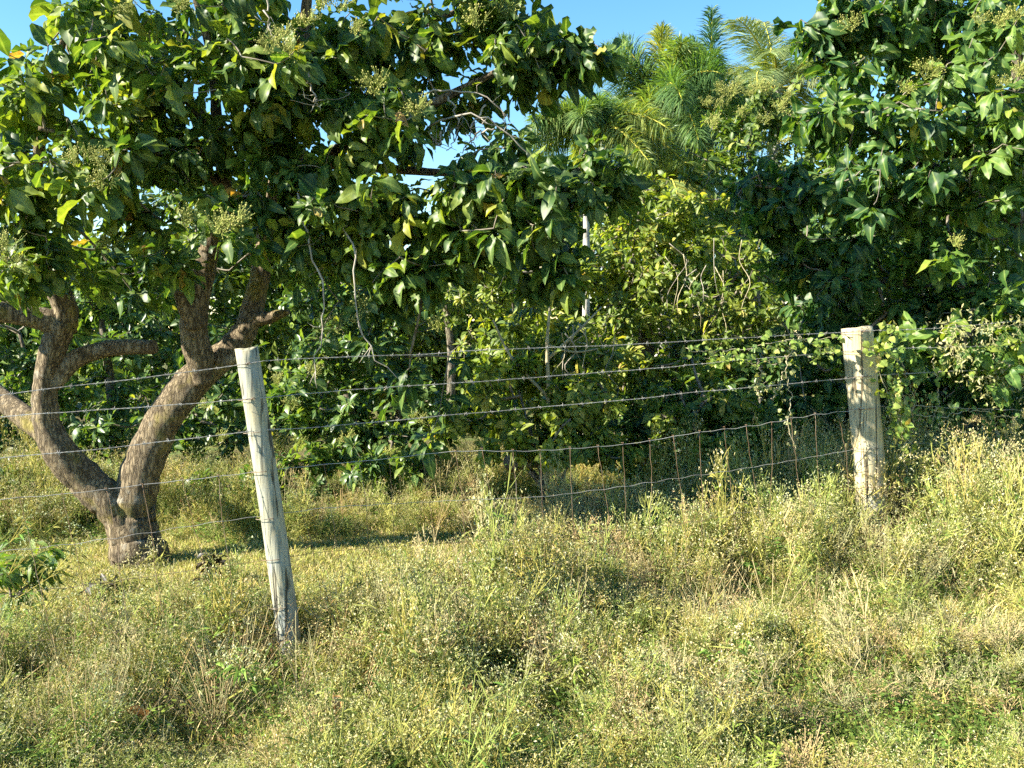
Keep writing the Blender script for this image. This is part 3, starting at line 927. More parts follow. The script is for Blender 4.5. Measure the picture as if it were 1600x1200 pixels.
# flowering tree behind on the right
bush('flowering_tree', 'green tree with yellow flower heads below the pale palm fronds', 'tree',
     [(1170, 180, 80, 45, 11.5, .5, 70, .05), (1130, 240, 80, 60, 11.4, .5, 60, -.05), (1220, 230, 80, 70, 11.3, .5, 70, .05), (1180, 290, 110, 60, 11.2, .5, 70), (1180, 380, 120, 80, 11.3, .6, 70, -.1)],
     'far_leaf', MED_T, 0.115, (7, 11), 42, 0.45, (1190, 760, 11.6), [[(1190, 770, 11.6, 18), (1185, 560, 11.6, 14), (1180, 380, 11.6, 11), (1170, 220, 11.5, 8)]], cap=200,
     fscale=1.25, flowers=[(1260, 215, 10.7), (1130, 170, 10.8), (1195, 195, 10.8), (1225, 225, 10.7), (1110, 200, 10.8), (1160, 185, 10.8), (1120, 148, 11.0), (1150, 140, 11.0), (1180, 142, 11.0), (1200, 150, 11.0), (1228, 160, 10.9), (1100, 165, 11.0), (1215, 175, 10.9), (1240, 200, 10.8), (1140, 155, 10.9), (1165, 150, 10.9)])
# tall pale green tree behind the left crown
bush('pale_green_tree', 'pale green tree seen through the gaps of the left avocado crown', 'tree',
     [(620, 330, 120, 70, 12.4, .7, 110, .05), (760, 340, 120, 60, 12.2, .7, 110, .08), (860, 330, 90, 50, 12.0, .6, 80, .08), (700, 430, 160, 70, 12.0, .6, 130), (500, 400, 120, 100, 12.5, .6, 100)],
     'viny_leaf', MED_T, 0.11, (7, 10), 43, 0.42, (700, 760, 12.4), [[(700, 760, 12.4, 18), (705, 560, 12.4, 14), (690, 420, 12.4, 10), (700, 320, 12.4, 8)]], cap=150, holes=SKY_HOLES)
# dark glossy shrubs
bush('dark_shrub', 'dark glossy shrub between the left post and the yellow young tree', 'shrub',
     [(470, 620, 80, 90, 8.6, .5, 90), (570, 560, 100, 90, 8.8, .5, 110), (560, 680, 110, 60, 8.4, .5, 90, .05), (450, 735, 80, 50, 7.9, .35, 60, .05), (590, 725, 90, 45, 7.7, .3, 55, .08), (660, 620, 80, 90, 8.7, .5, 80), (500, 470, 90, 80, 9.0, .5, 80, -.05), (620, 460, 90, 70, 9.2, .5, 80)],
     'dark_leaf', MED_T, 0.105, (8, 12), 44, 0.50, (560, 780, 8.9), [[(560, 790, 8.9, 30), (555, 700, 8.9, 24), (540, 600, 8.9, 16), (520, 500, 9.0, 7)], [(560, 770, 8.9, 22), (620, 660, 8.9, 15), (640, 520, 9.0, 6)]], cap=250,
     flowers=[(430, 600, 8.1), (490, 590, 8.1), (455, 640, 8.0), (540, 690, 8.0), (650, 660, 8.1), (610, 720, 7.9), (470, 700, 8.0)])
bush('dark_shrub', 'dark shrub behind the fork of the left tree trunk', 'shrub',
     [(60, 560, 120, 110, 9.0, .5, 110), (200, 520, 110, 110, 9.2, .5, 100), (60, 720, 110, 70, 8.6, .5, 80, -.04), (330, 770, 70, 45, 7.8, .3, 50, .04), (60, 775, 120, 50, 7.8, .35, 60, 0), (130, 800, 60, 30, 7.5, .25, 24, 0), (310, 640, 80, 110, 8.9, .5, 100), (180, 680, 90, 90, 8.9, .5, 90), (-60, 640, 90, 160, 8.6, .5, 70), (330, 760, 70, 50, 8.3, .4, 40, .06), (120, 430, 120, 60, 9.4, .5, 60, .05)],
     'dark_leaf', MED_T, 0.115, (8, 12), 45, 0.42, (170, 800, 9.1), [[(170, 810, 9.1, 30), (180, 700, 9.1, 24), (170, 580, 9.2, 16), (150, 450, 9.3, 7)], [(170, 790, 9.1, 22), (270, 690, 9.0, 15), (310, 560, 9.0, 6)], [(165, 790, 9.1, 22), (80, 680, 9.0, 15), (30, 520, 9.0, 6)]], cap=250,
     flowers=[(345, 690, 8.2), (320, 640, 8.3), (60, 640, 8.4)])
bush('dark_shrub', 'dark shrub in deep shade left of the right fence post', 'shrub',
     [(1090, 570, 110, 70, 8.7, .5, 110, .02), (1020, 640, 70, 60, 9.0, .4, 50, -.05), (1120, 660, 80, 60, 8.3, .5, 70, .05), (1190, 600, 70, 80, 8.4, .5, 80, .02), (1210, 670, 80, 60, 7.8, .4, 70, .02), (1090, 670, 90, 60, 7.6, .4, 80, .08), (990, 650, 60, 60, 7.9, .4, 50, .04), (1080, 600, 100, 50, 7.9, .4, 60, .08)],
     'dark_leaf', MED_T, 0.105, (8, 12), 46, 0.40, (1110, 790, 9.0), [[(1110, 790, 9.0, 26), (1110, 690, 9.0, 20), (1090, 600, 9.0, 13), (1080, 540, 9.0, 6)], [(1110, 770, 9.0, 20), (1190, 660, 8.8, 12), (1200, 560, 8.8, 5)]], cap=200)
# young avocado with yellow leaves
bush('young_avocado_tree', 'young yellow leaved tree with thin pale stem, right of the dark shrub', 'tree',
     [(915, 560, 45, 80, 7.5, .3, 26, .04), (912, 430, 35, 40, 8.0, .2, 14, .04), (845, 700, 90, 35, 7.0, .3, 18, .05), (850, 600, 100, 60, 7.3, .45, 34, .06), (780, 560, 70, 60, 7.4, .4, 22), (860, 670, 90, 45, 7.1, .4, 30, .1), (930, 620, 60, 60, 7.4, .4, 18), (850, 490, 110, 50, 7.5, .4, 28, .06), (760, 640, 60, 50, 7.3, .4, 14, -.04), (950, 670, 50, 40, 7.3, .3, 10, -.05)],
     'yellow_leaf', SLIM_T, 0.145, (8, 12), 47, 0.36, (850, 790, 7.3), [[(850, 800, 7.3, 14), (856, 700, 7.2, 9), (857, 620, 7.0, 7), (855, 540, 7.0, 6), (860, 470, 7.1, 4)], [(857, 560, 7.0, 6), (900, 520, 7.05, 5), (940, 480, 7.1, 3)], [(856, 620, 7.0, 6), (800, 560, 7.05, 5), (770, 500, 7.1, 3)],
      [(856, 540, 7.0, 6), (900, 550, 7.05, 4), (960, 540, 7.1, 3)]], cap=250, stemmat='pale_stem', twigmat='pale_stem', r_max=0.008)
bush('sunlit_shrub', 'leafy yellow green shrub just behind the mesh, below the young tree', 'shrub',
     [(800, 610, 90, 60, 6.9, .3, 60, .04), (900, 640, 80, 60, 6.8, .3, 56, .06), (740, 670, 70, 45, 6.9, .3, 36, -.02), (850, 690, 110, 40, 6.6, .3, 56, .05), (960, 690, 60, 40, 6.7, .25, 30, 0), (930, 570, 50, 40, 7.1, .25, 24, .04)],
     'viny_leaf', MED_T, 0.095, (7, 11), 48, 0.42, (850, 800, 6.8), [[(850, 810, 6.8, 10), (845, 740, 6.8, 8), (830, 680, 6.8, 6), (810, 610, 6.9, 4)], [(855, 800, 6.8, 8), (890, 720, 6.8, 6), (920, 640, 6.8, 4)]], cap=200)
bush('sunlit_shrub', 'leafy green shrub just behind the mesh, left of the right fence post', 'shrub',
     [(1000, 720, 70, 35, 6.9, .25, 24, .05), (1050, 660, 80, 60, 7.0, .3, 56, .0), (1150, 640, 90, 60, 7.1, .3, 60, .0), (1230, 680, 70, 45, 6.8, .25, 36, -.04), (1100, 710, 110, 35, 6.6, .25, 44, .04), (1060, 590, 70, 40, 7.4, .3, 34, .04)],
     'viny_leaf', MED_T, 0.095, (7, 11), 49, 0.40, (1120, 800, 6.9), [[(1120, 810, 6.9, 10), (1115, 740, 6.9, 8), (1090, 680, 6.9, 6), (1060, 610, 7.0, 4)], [(1125, 800, 6.9, 8), (1160, 720, 6.9, 6), (1200, 660, 6.9, 4)]], cap=200)
# a far row that closes the view
for i, (lab, x, y0, rx, ry, tt, Y) in enumerate([
        ('dark bushy tree at the far left edge behind the shrubs', -60, 400, 230, 170, .36, 12.5), ('broad green tree far behind the left trunk', 290, 400, 250, 170, .45, 12.8),
        ('broad green tree far behind the dark shrub', 590, 450, 200, 150, .42, 13.4), ('broad green tree far behind the viny tree', 950, 470, 240, 150, .45, 13.2),
        ('broad green tree far behind the right fence post', 1320, 400, 240, 230, .40, 13.0), ('broad green tree at the far right edge', 1640, 400, 230, 230, .45, 12.6)]):
    bush('background_tree', lab, 'tree', [(x, y0, rx, ry, Y, .8, 430 if ry < 200 else 560, 0), (x, 670, rx * 1.1, 110, Y - .3, .7, 260, -.06)], 'far_leaf', MED_T, 0.155, (8, 11), 60 + i, tt, (x, 790, Y),
         [[(x, 790, Y, 15), (x + 10, 680, Y, 12), (x - 5, 560, Y, 9), (x, y0, Y, 5)]], group='row of trees closing the view', cap=60)


def far_wood():
    rng = np.random.default_rng(77)
    n = 30000
    x = rng.uniform(-16, 16, n)
    top = 3.1 + .5 * np.sin(x * .9) + .35 * np.sin(x * 2.3 + 1) + 1.3 * sstep(-1, 4, x)
    z = top * rng.uniform(0.02, 1, n) ** .8
    y = rng.uniform(16.5, 18.5, n)
    L = Leaves()
    L.add(np.stack([x, y, z], -1), rng.normal(size=(n, 3)) + np.array([0, -.3, -.5]), rng.normal(size=(n, 3)) * .6 + np.array([-.4, -.5, .6]), rng.uniform(.18, .36, n), rng.integers(0, 3, n), np.clip(.45 + .2 * rng.normal(size=n) + .12 * np.sin(x * 3) , 0, 1))
    L.done()
    Vs, Ts, Cs, Rs, m = [], [], [], [], 0
    for k in range(3):
        idx = np.nonzero(L.K == k)[0]
        V = L.verts(idx, MED_T[k])
        nv = V.shape[1]
        Vs.append(V.reshape(-1, 3)); Ts.append((MED_T[k][1][None] + (np.arange(len(idx)) * nv)[:, None, None] + m).reshape(-1, 3))
        Cs.append(np.repeat(L.C[idx], nv)); Rs.append(np.tile(MED_T[k][2], len(idx))); m += len(idx) * nv
    o = link('distant_wood', make_mesh('distant_wood', np.concatenate(Vs), np.concatenate(Ts), {'tint': np.concatenate(Cs), 'rib': np.concatenate(Rs)}, True, [M['far_leaf']]))
    tag(o, 'far green thicket closing the view behind all the trees', 'thicket', kind='stuff')


far_wood()


# ================================================================== palms
def palm(label, crown, base_py, trunk_w, fronds, seed, mat='palm_leaf', flen=2.0, plume=True, tint=.4, trunkmat='palm_trunk', lean=0, wd=.0085):
    rng = np.random.default_rng(seed)
    px, py, Y = crown
    c = at(px, py, Y)
    b = np.array([c[0] + lean, c[1], 0.05])
    root = empty('palm_tree', b)
    tag(root, label, 'palm tree')
    mb = MB()
    S = spline(np.array([b, b * .5 + c * .5 + np.array([lean * .1, 0, 0]), c]), 30)
    R = trunk_w / FPX * Y / 2 * np.linspace(1.15, 0.85, 30) * (1 + 0.04 * np.sin(np.arange(30) * 2.1))
    mb.tube(S, R, 14, .5)
    link('trunk', mb.mesh('trunk', [M[trunkmat]]), root)
    for (az, el, ln, dr, tt) in fronds:
        mbr = MB()
        d = np.array([math.cos(az) * math.cos(el), math.sin(az) * math.cos(el), math.sin(el)])
        n = 26
        s = np.linspace(0, 1, n)
        l_ = flen * ln
        P = c + d * (s * l_)[:, None] + np.array([0, 0, -1.0]) * (dr * l_ * s ** 2.2)[:, None]
        P = P + np.cross(d, [0, 0, 1]) * (rng.normal() * 0.12 * l_ * s ** 2)[:, None]
        mbr.tube(P, np.linspace(0.028, 0.006, n), 5, .5)
        fr = link('frond', mbr.mesh('frond', [M['rachis']]), root)
        t = nrm(np.gradient(P, axis=0))
        V, T, A, Rb, nv = [], [], [], [], 0
        m = 260 if plume else 150
        for k in range(m):
            q = 0.08 + 0.92 * k / m
            i = q * (n - 1)
            i0 = min(int(i), n - 2)
            p = P[i0] + (P[i0 + 1] - P[i0]) * (i - i0)
            tg = t[i0]
            u = nrm(np.cross(tg, [0, 0, 1.0]) + 1e-6)
            w = np.cross(u, tg)
            for sd in (-1, 1):
                tw = rng.uniform(-1.6, 1.6) if plume else rng.uniform(-.25, .15)
                dirv = u * sd * math.cos(tw) + w * math.sin(tw) + tg * rng.uniform(.4, 1.2)
                dirv = nrm(dirv)
                ll = flen * (.22 if plume else .27) * (math.sin(math.pi * (0.12 + 0.83 * q))) ** .6 * rng.uniform(.8, 1.15)
                side = nrm(np.cross(dirv, w + rng.normal(size=3) * .3)) * wd
                mid = p + dirv * ll * .55 + np.array([0, 0, -.05 * ll])
                end = p + dirv * ll + np.array([0, 0, -(.35 if not plume else .30) * ll])
                V += [p - side * .5, p + side * .5, mid + side, mid - side, end]
                T += [(nv, nv + 1, nv + 2), (nv, nv + 2, nv + 3), (nv + 3, nv + 2, nv + 4)]
                a = np.clip(tt + tint + rng.normal() * .1, 0, 1)
                A += [a] * 5
                Rb += [1] * 5
                nv += 5
        o = link('leaflets', make_mesh('leaflets', np.array(V), np.array(T), {'tint': np.array(A), 'rib': np.array(Rb, float)}, False, [M[mat]]), fr)
        o['kind'] = 'stuff'
    return root


def ring(n, el, ln, dr, rng, tt=0.0, a0=0.0):
    return [(a0 + 2 * math.pi * i / n + rng.normal() * .15, el + rng.normal() * .12, ln * rng.uniform(.85, 1.15), dr * rng.uniform(.7, 1.3), tt + rng.normal() * .08) for i in range(n)]


_r = np.random.default_rng(5)
palm('bushy plumed palm with yellow stalk, tallest in the gap of sky', (1036, 172, 16.0), 700, 20,
     [(1.6, 1.4, .62, .08, .30), (2.9, 1.15, .72, .25, -.05), (.3, 1.2, .66, .25, -.1), (3.6, 1.0, .7, .3, 0), (-1.2, 1.1, .6, .3, .1), (5.6, .9, .62, .35, -.1)] + ring(7, .7, .7, .5, _r, -.1) + ring(8, .15, .7, .55, _r, 0.0, .3) + ring(6, -.35, .6, .5, _r, .1), 81, flen=2.5, tint=.5)
palm('palm with one upright spear frond, right of the plumed palm', (1110, 195, 17.6), 700, 16,
     [(1.5, 1.5, .92, .0, -.25), (2.4, .9, .55, .4, -.15), (.6, .8, .5, .4, -.15)] + ring(6, .35, .55, .5, _r, -.15), 82, flen=2.3, tint=.3)
palm('low feathery palm with whitish trunk left of the plumed palm', (917, 200, 11.0), 700, 11,
     ring(5, .75, .5, .55, _r, .0) + ring(6, .2, .6, .6, _r, .1, .4) + [(-1.2, .1, .8, .6, .2), (-.4, .2, .8, .6, .2), (-.8, .35, .85, .5, .2), (3.6, .5, .6, .5, 0)], 83, flen=1.4, tint=.5, wd=.006)
palm('pale arching palm at the left shoulder of the right avocado tree', (1212, 140, 19.0), 700, 18,
     ring(7, .8, .8, .5, _r, .1) + ring(8, .25, .8, .6, _r, .15, .4) + [(3.0, .55, .95, .55, .25), (1.5, 1.2, .8, .2, .2)], 84, 'palm_pale', flen=2.6, plume=False, tint=.45)
palm('palm whose frond tips show just above the right avocado tree', (1310, 90, 20.0), 700, 18,
     ring(7, .9, .8, .5, _r, .0) + ring(7, .4, .8, .5, _r, .0, .4), 85, flen=2.0, plume=False)
palm('small green palm below the plumed palm, half hidden by leaves', (1045, 290, 13.5), 700, 12,
     ring(6, .9, .6, .5, _r, .15) + ring(6, .3, .6, .6, _r, .3, .4), 86, flen=1.3, plume=False, tint=.5)


# ================================================================== fence
def fence_Y(px):
    """depth of the fence line where the photograph's column px meets it"""
    a = (px - CX) / FPX
    # x = a * fwd ; for points near eye level fwd ~ y
    t = (a * FA[1] - FA[0]) / (FDIR[0] - a * FDIR[1])
    return FA[1] + t * FDIR[1]


def on_fence(px, py, off=0.0):
    p = at(px, py, fence_Y(px))
    p[:2] += FNRM * off
    return p


def fence_post(label, top, foot, r_top, r_foot, mat, seed, bury=0.45):
    rng = np.random.default_rng(seed)
    k, n = 28, 46
    top, foot = np.asarray(top), np.asarray(foot)
    d = nrm(top - foot)
    P0 = foot - d * bury
    s = np.linspace(0, 1, n)
    P = P0 + (top - P0) * s[:, None]
    bend = 0.012 * np.sin(s * 2.6)
    P[:, 0] += bend
    u = nrm(np.cross(d, [0, 1, 0]))
    w = np.cross(d, u)
    ang = np.linspace(0, 2 * math.pi, k, endpoint=False)
    R = (r_foot + (r_top - r_foot) * s)[:, None] * (1 + 0.05 * np.sin(ang * 2 + seed) + 0.03 * np.sin(ang * 5 + seed * 1.7))[None, :]
    V = P[:, None, :] + R[:, :, None] * (np.cos(ang)[None, :, None] * u + np.sin(ang)[None, :, None] * w)
    # long drying cracks and hollows
    for _ in range(5):
        a0, s0, ln, dp = rng.uniform(0, 6.28), rng.uniform(.25, 1.0), rng.uniform(.15, .4), rng.uniform(.05, .12)
        m = np.exp(-((np.angle(np.exp(1j * (ang - a0)))) / .16) ** 2)[None, :] * np.exp(-((s - s0) / ln) ** 2)[:, None]
        V = V - (V - P[:, None, :]) * (dp * m)[:, :, None]
    V[-1] += d * (0.006 * np.sin(ang * 2 + 1) + rng.normal(size=k) * .002)[:, None]
    V = np.concatenate([V.reshape(-1, 3), V[-1] * .55 + P[-1] * .45 + d * .004, P[-1:] + d * 0.005])
    i = np.arange(n)[:, None] * k
    j = np.arange(k)[None, :]
    j2 = (j + 1) % k
    A, B, C, D = i + j, i + j2, i + k + j2, i + k + j
    T = np.concatenate([np.stack([A, B, C], -1).reshape(-1, 3), np.stack([A, C, D], -1).reshape(-1, 3)])
    jj = np.arange(k)
    T = np.concatenate([T, np.stack([np.full(k, (n + 1) * k), n * k + jj, n * k + (jj + 1) % k], -1)])
    V = V - foot
    me = make_mesh('fence_post', V, T, None, True, [mat])
    o = bpy.data.objects.new('fence_post', me)
    o.location = foot
    COL.objects.link(o)
    tag(o, label, 'fence post', 'wooden fence posts')
    return o


LP_TOP, LP_FOOT = at(383, 546, 4.2), at(458, 1062, 4.2)
RP_TOP, RP_FOOT = at(1337, 513, 5.5), at(1366, 860, 5.5)
PL = fence_post('grey weathered fence post leaning left, in front of the forked tree trunk', LP_TOP, LP_FOOT, 0.050, 0.053, M['post_grey'], 3)
PR = fence_post('tan fence post with vines climbing it, on the right', RP_TOP, RP_FOOT, 0.082, 0.085, M['post_tan'], 8)

WIRES = [
    [(-260, 650), (0, 616), (200, 592), (390, 566), (428, 562.6), (632, 554), (737, 547), (969, 538), (1126, 529), (1300, 520), (1335, 517), (1460, 512), (1600, 500), (1800, 490)],
    [(-260, 672), (0, 650), (200, 636), (390, 621), (529, 610), (722, 596), (984, 577), (1126, 564), (1300, 550), (1335, 548), (1400, 544), (1533, 540), (1700, 536)],
    [(-260, 742), (0, 714), (200, 694), (395, 672), (475, 667), (662, 650), (950, 625), (1089, 611), (1300, 592), (1340, 586), (1467, 580), (1600, 577), (1750, 573)],
    [(-260, 800), (0, 776), (200, 757), (400, 733), (456, 727), (580, 713), (689, 706), (812, 702), (950, 695), (1062, 681), (1175, 663), (1300, 643), (1340, 636), (1400, 633), (1533, 637), (1700, 636)],
    [(-260, 872), (0, 853), (143, 839), (260, 826), (403, 806), (440, 800), (533, 787), (700, 780), (830, 774), (900, 767), (987, 757), (1125, 735), (1300, 706), (1345, 697), (1400, 694), (1533, 693), (1700, 692)],
    [(-260, 950), (0, 925), (200, 900), (412, 868), (533, 852), (700, 845), (830, 838), (920, 828), (1060, 812), (1200, 788), (1300, 766), (1350, 755), (1450, 748), (1600, 744)],
    [(-260, 1030), (0, 1005), (200, 978), (430, 940), (600, 922), (830, 905), (1000, 890), (1200, 855), (1352, 815), (1600, 800)],
]
POST_OFF = 0.058


def wire_points(ctrl, n):
    S = spline(np.array(ctrl, float), n)
    S = S[np.argsort(S[:, 0])]
    P = np.array([on_fence(a, b, POST_OFF) for a, b in S])
    # bulge round the thicker right post
    d = np.linalg.norm(P[:, :2] - np.array([RP_FOOT[0], RP_FOOT[1]]), axis=1)
    P[:, :2] += FNRM * (0.034 * np.exp(-(d / .16) ** 2))[:, None]
    return P


def resample(P, step):
    s = np.concatenate([[0], np.cumsum(np.linalg.norm(np.diff(P, axis=0), axis=1))])
    q = np.arange(0, s[-1], step)
    return np.stack([np.interp(q, s, P[:, i]) for i in range(3)], -1)


def barbed(ctrl, label, seed):
    rng = np.random.default_rng(seed)
    P = resample(wire_points(ctrl, 220), 0.012)
    P[:, 2] += 0.0025 * vnoise(P * 9, seed)
    t = nrm(np.gradient(P, axis=0))
    u = nrm(np.cross(t, [0, 0, 1]))
    w = np.cross(u, t)
    ph = np.arange(len(P)) * 0.9
    root = None
    for kk in (0, math.pi):
        mb = MB()
        Q = P + 0.0015 * (np.cos(ph + kk)[:, None] * u + np.sin(ph + kk)[:, None] * w)
        mb.tube(Q, 0.00105, 5, .5)
        me = mb.mesh('barbed_wire', [M['wire']])
        if root is None:
            root = empty('barbed_wire', P[0])
            tag(root, label, 'barbed wire', 'barbed wire strands of the fence')
        link('strand', me, root)
    mb = MB()
    i = int(rng.integers(2, 8))
    while i < len(P) - 2:
        p = P[i]
        for a in range(2):
            d = nrm(u[i] * rng.normal() + w[i] * rng.normal() + t[i] * rng.normal() * .25)
            q = p + t[i] * (a - .5) * .006
            mb.tube(np.array([q - d * .013, q, q + d * .013]), [.0004, .001, .0004], 4, .5)
        a = np.linspace(0, 12.5, 13)
        mb.tube(p + t[i] * ((a / 12.5 - .5) * .014)[:, None] + .0033 * (np.cos(a)[:, None] * u[i] + np.sin(a)[:, None] * w[i]), .0011, 4, .5)
        i += int(rng.integers(8, 12))
    b = link('barbs', mb.mesh('barbs', [M['wire']]), root)
    b['kind'] = 'stuff'
    return root


barbed(WIRES[0], 'topmost barbed wire strand, at the tops of the posts', 91)
barbed(WIRES[1], 'second barbed wire strand from the top', 92)
barbed(WIRES[2], 'third and lowest barbed wire strand, just above the woven mesh', 93)


def mesh_fence():
    rng = np.random.default_rng(95)
    root = empty('woven_wire_mesh', LP_FOOT)
    tag(root, 'rusty woven wire mesh with upright stays below the barbed wires', 'wire mesh')
    paths = []
    for i, c in enumerate(WIRES[3:]):
        P = resample(wire_points(c, 200), 0.02)
        s = np.arange(len(P)) * 0.02
        P[:, 2] += 0.0022 * np.sin(s * 2 * math.pi / 0.152 + i) * (1 + vnoise(P * 3, 90 + i)) + 0.009 * vnoise(P * 4, 97 + i)
        P[:, :2] -= FNRM * 0.006
        paths.append(P)
        mb = MB()
        mb.tube(P, 0.0014 if i == 0 else 0.0011, 5, .5)
        link('line_wire', mb.mesh('line_wire', [M['wire' if i in (0, 1) else 'rust']]), root)
    # stays, a little out of plumb
    sL = np.arange(0.05, len(paths[0]) * 0.02 - 0.3, 0.152)
    for s in sL:
        pts = []
        sk = rng.normal() * 0.012
        for i, P in enumerate(paths):
            x0 = paths[0][min(int(s / 0.02), len(paths[0]) - 1)]
            j = int(np.argmin(np.abs(P[:, 0] - (x0[0] + i * (0.022 + sk)))))
            pts.append(P[j] + rng.normal(size=3) * .003)
        if abs(pts[0][0] - LP_TOP[0]) < 0.07:
            continue
        pts[0] = pts[0] + np.array([0, 0, .004])
        S = spline(np.array(pts), 14)
        mb = MB()
        S[1:-1] += rng.normal(size=S[1:-1].shape) * .002
        mb.tube(S, 0.0011, 5, .5)
        # knot where the stay meets the top line wire
        a = np.linspace(0, 12.5, 10)
        mb.tube(pts[0] + np.stack([(a / 12.5 - .5) * .012, .003 * np.cos(a), .003 * np.sin(a)], -1), .0012, 4, .5)
        link('stay_wire', mb.mesh('stay_wire', [M['rust']]), root)
    return root


mesh_fence()


def staples(post, top, foot, r, wires):
    for c in wires:
        P = wire_points(c, 300)
        ax = nrm(top - foot)
        # nearest wire point to the post axis
        dd = np.linalg.norm(np.cross(P - foot, ax), axis=1)
        p = P[int(np.argmin(dd))]
        a = np.linspace(0, math.pi, 9)
        d = nrm(np.array([FDIR[0], FDIR[1], 0.55]))
        f = np.array([FNRM[0], FNRM[1], 0])
        S = p + np.outer(np.cos(a) * .009, d) + np.outer(np.sin(a) * .006, f)
        S = np.vstack([S[0] - f * .02, S, S[-1] - f * .02])
        mb = MB()
        mb.tube(S, .0017, 5, .5)
        # tie wire wound round the post from the line wire
        link('staple', mb.mesh('staple', [M['rust']]), post)
        mb = MB()
        c0 = foot + ax * np.dot(p - foot, ax)
        th0 = math.atan2(FNRM[1], FNRM[0])
        th = np.linspace(th0 - 1.9, th0 + .2, 16)
        rr = r * 1.09
        S = c0 + np.stack([np.cos(th) * rr, np.sin(th) * rr, -0.012 * np.linspace(1, 0, 16)], -1)
        mb.tube(S, .0015, 5, .5)
        link('tie_wire', mb.mesh('tie_wire', [M['rust']]), post)


staples(PL, LP_TOP, LP_FOOT, 0.052, WIRES)
staples(PR, RP_TOP, RP_FOOT, 0.084, WIRES[:6])


# ================================================================== vines
def vine(label, paths, n, size, seed, mat='vine_leaf', tmpl=HEART_T, tint=.5, spread=.03, stemr=.0025, name='climbing_vine', cap=60, minpx=5):
    rng = np.random.default_rng(seed)
    P0 = np.array(paths[0][0])
    root = empty(name, P0)
    tag(root, label, 'vine')
    L = Leaves()
    for pth in paths:
        S = spline(np.array(pth), 40)
        S = S + rng.normal(size=S.shape) * .006
        mb = MB()
        mb.tube(S, stemr, 4, .5)
        link('stem', mb.mesh('stem', [M['pale_stem']]), root)
        k = n // len(paths)
        q = rng.uniform(0, 1, k) ** .8
        i = (q * 39).astype(int)
        pos = S[i] + rng.normal(size=(k, 3)) * spread
        d = rng.normal(size=(k, 3)) * .7 + np.array([0, -.4, -.5])
        nn = np.array([-.2, -.8, .5]) + rng.normal(size=(k, 3)) * .5
        L.add(pos, d, nn, size * rng.uniform(.5, 1.2, k), rng.integers(0, len(tmpl), k), np.clip(tint + rng.normal(size=k) * .2, 0, 1))
    L.done()
    TREES.append(dict(root=root, L=L, mat=M[mat], tmpl=tmpl, cap=cap, minpx=minpx))


fo = 0.16
vine('green vine climbing the right fence post', [[on_fence(x, y, fo) for x, y in q] for q in
     [[(1385, 760), (1380, 690), (1372, 640), (1350, 600), (1340, 560), (1362, 520), (1355, 508)], [(1390, 720), (1378, 620), (1365, 560), (1330, 545)], [(1390, 690), (1372, 650), (1366, 600)]]], 260, .042, 101, tint=.6)
vine('leafy vine along the top wire left of the right post', [[on_fence(x, y, .07) for x, y in q] for q in
     [[(1060, 545), (1100, 548), (1150, 545), (1200, 535), (1260, 530), (1320, 525)], [(1090, 560), (1130, 555), (1180, 580)], [(1230, 520), (1270, 545), (1300, 540)]]], 150, .04, 102, tint=.55)
vine('dry vine hanging down across the mesh left of the right post', [[on_fence(x, y, .07) for x, y in q] for q in
     [[(1225, 530), (1215, 570), (1222, 610), (1220, 660), (1230, 700)], [(1235, 525), (1208, 590), (1195, 625)], [(1180, 580), (1170, 600), (1175, 620)]]], 60, .03, 103, 'dry_vine', tint=.4)
vine('pale tangled vine draped on the wires at the right edge', [[on_fence(x, y, .11) for x, y in q] for q in
     [[(1440, 505), (1500, 512), (1560, 508), (1640, 500)], [(1520, 505), (1530, 550), (1525, 590), (1540, 630)], [(1570, 505), (1565, 550), (1580, 600), (1590, 640)], [(1600, 500), (1595, 545), (1605, 590)], [(1470, 510), (1465, 545), (1475, 570)], [(1480, 585), (1540, 590), (1600, 580)]]],
     1100, .036, 104, 'dry_vine', tmpl=SLIM_T, tint=.6, spread=.05, stemr=.0018)
vine('small leaved vine on the low wires between right post and picture edge', [[on_fence(x, y, .08) for x, y in q] for q in
     [[(1400, 640), (1450, 650), (1500, 640), (1560, 650), (1620, 640)], [(1390, 560), (1410, 620), (1400, 690)], [(1440, 560), (1450, 610), (1440, 660)], [(1530, 650), (1545, 690), (1520, 720)]]], 200, .034, 105, tint=.42, spread=.04)


M['blackish_leaf'] = leaf_mat('blackish_leaf', [(0.0, (0.010, 0.009, 0.007)), (1.0, (0.05, 0.038, 0.02))], transl=0.05, rib=(0.03, 0.025, 0.015))  # near-black brown leaf colour
M['leafy_weed'] = leaf_mat('leafy_weed_leaf', [(0.0, (0.03, 0.08, 0.02)), (0.5, (0.08, 0.15, 0.03)), (1.0, (0.22, 0.27, 0.06))])
for _lab, _bl, _b, _sd in [('dark clump of leaves right of the forked trunk foot', [(325, 890, 26, 38, 5.5, .12, 12)], (325, 935, 5.5), 131),
                           ('dark clump of leaves left of the forked trunk foot', [(165, 925, 34, 30, 5.35, .14, 11), (140, 955, 20, 15, 5.2, .08, 5)], (160, 960, 5.35), 132)]:
    add_tree('dark_leaf_clump', _lab, 'dead leaves', at(*_b), _bl, 'blackish_leaf', MED_T, .085, (5, 8), np.random.default_rng(_sd), .3, [at(*_b), at(_b[0], _b[1] - 15, _b[2])], group='dark leaf clumps by the trunk', cap=40)
add_tree('leafy_weed', 'dark leafy weed at the left picture edge below the mesh', 'weed', at(30, 960, 4.75), [(25, 890, 55, 40, 4.75, .2, 15), (70, 860, 25, 30, 4.8, .12, 6, .1)], 'leafy_weed', SLIM_T, .12, (6, 9),
         np.random.default_rng(133), .4, [at(30, 960, 4.75), at(30, 930, 4.75)], cap=60)


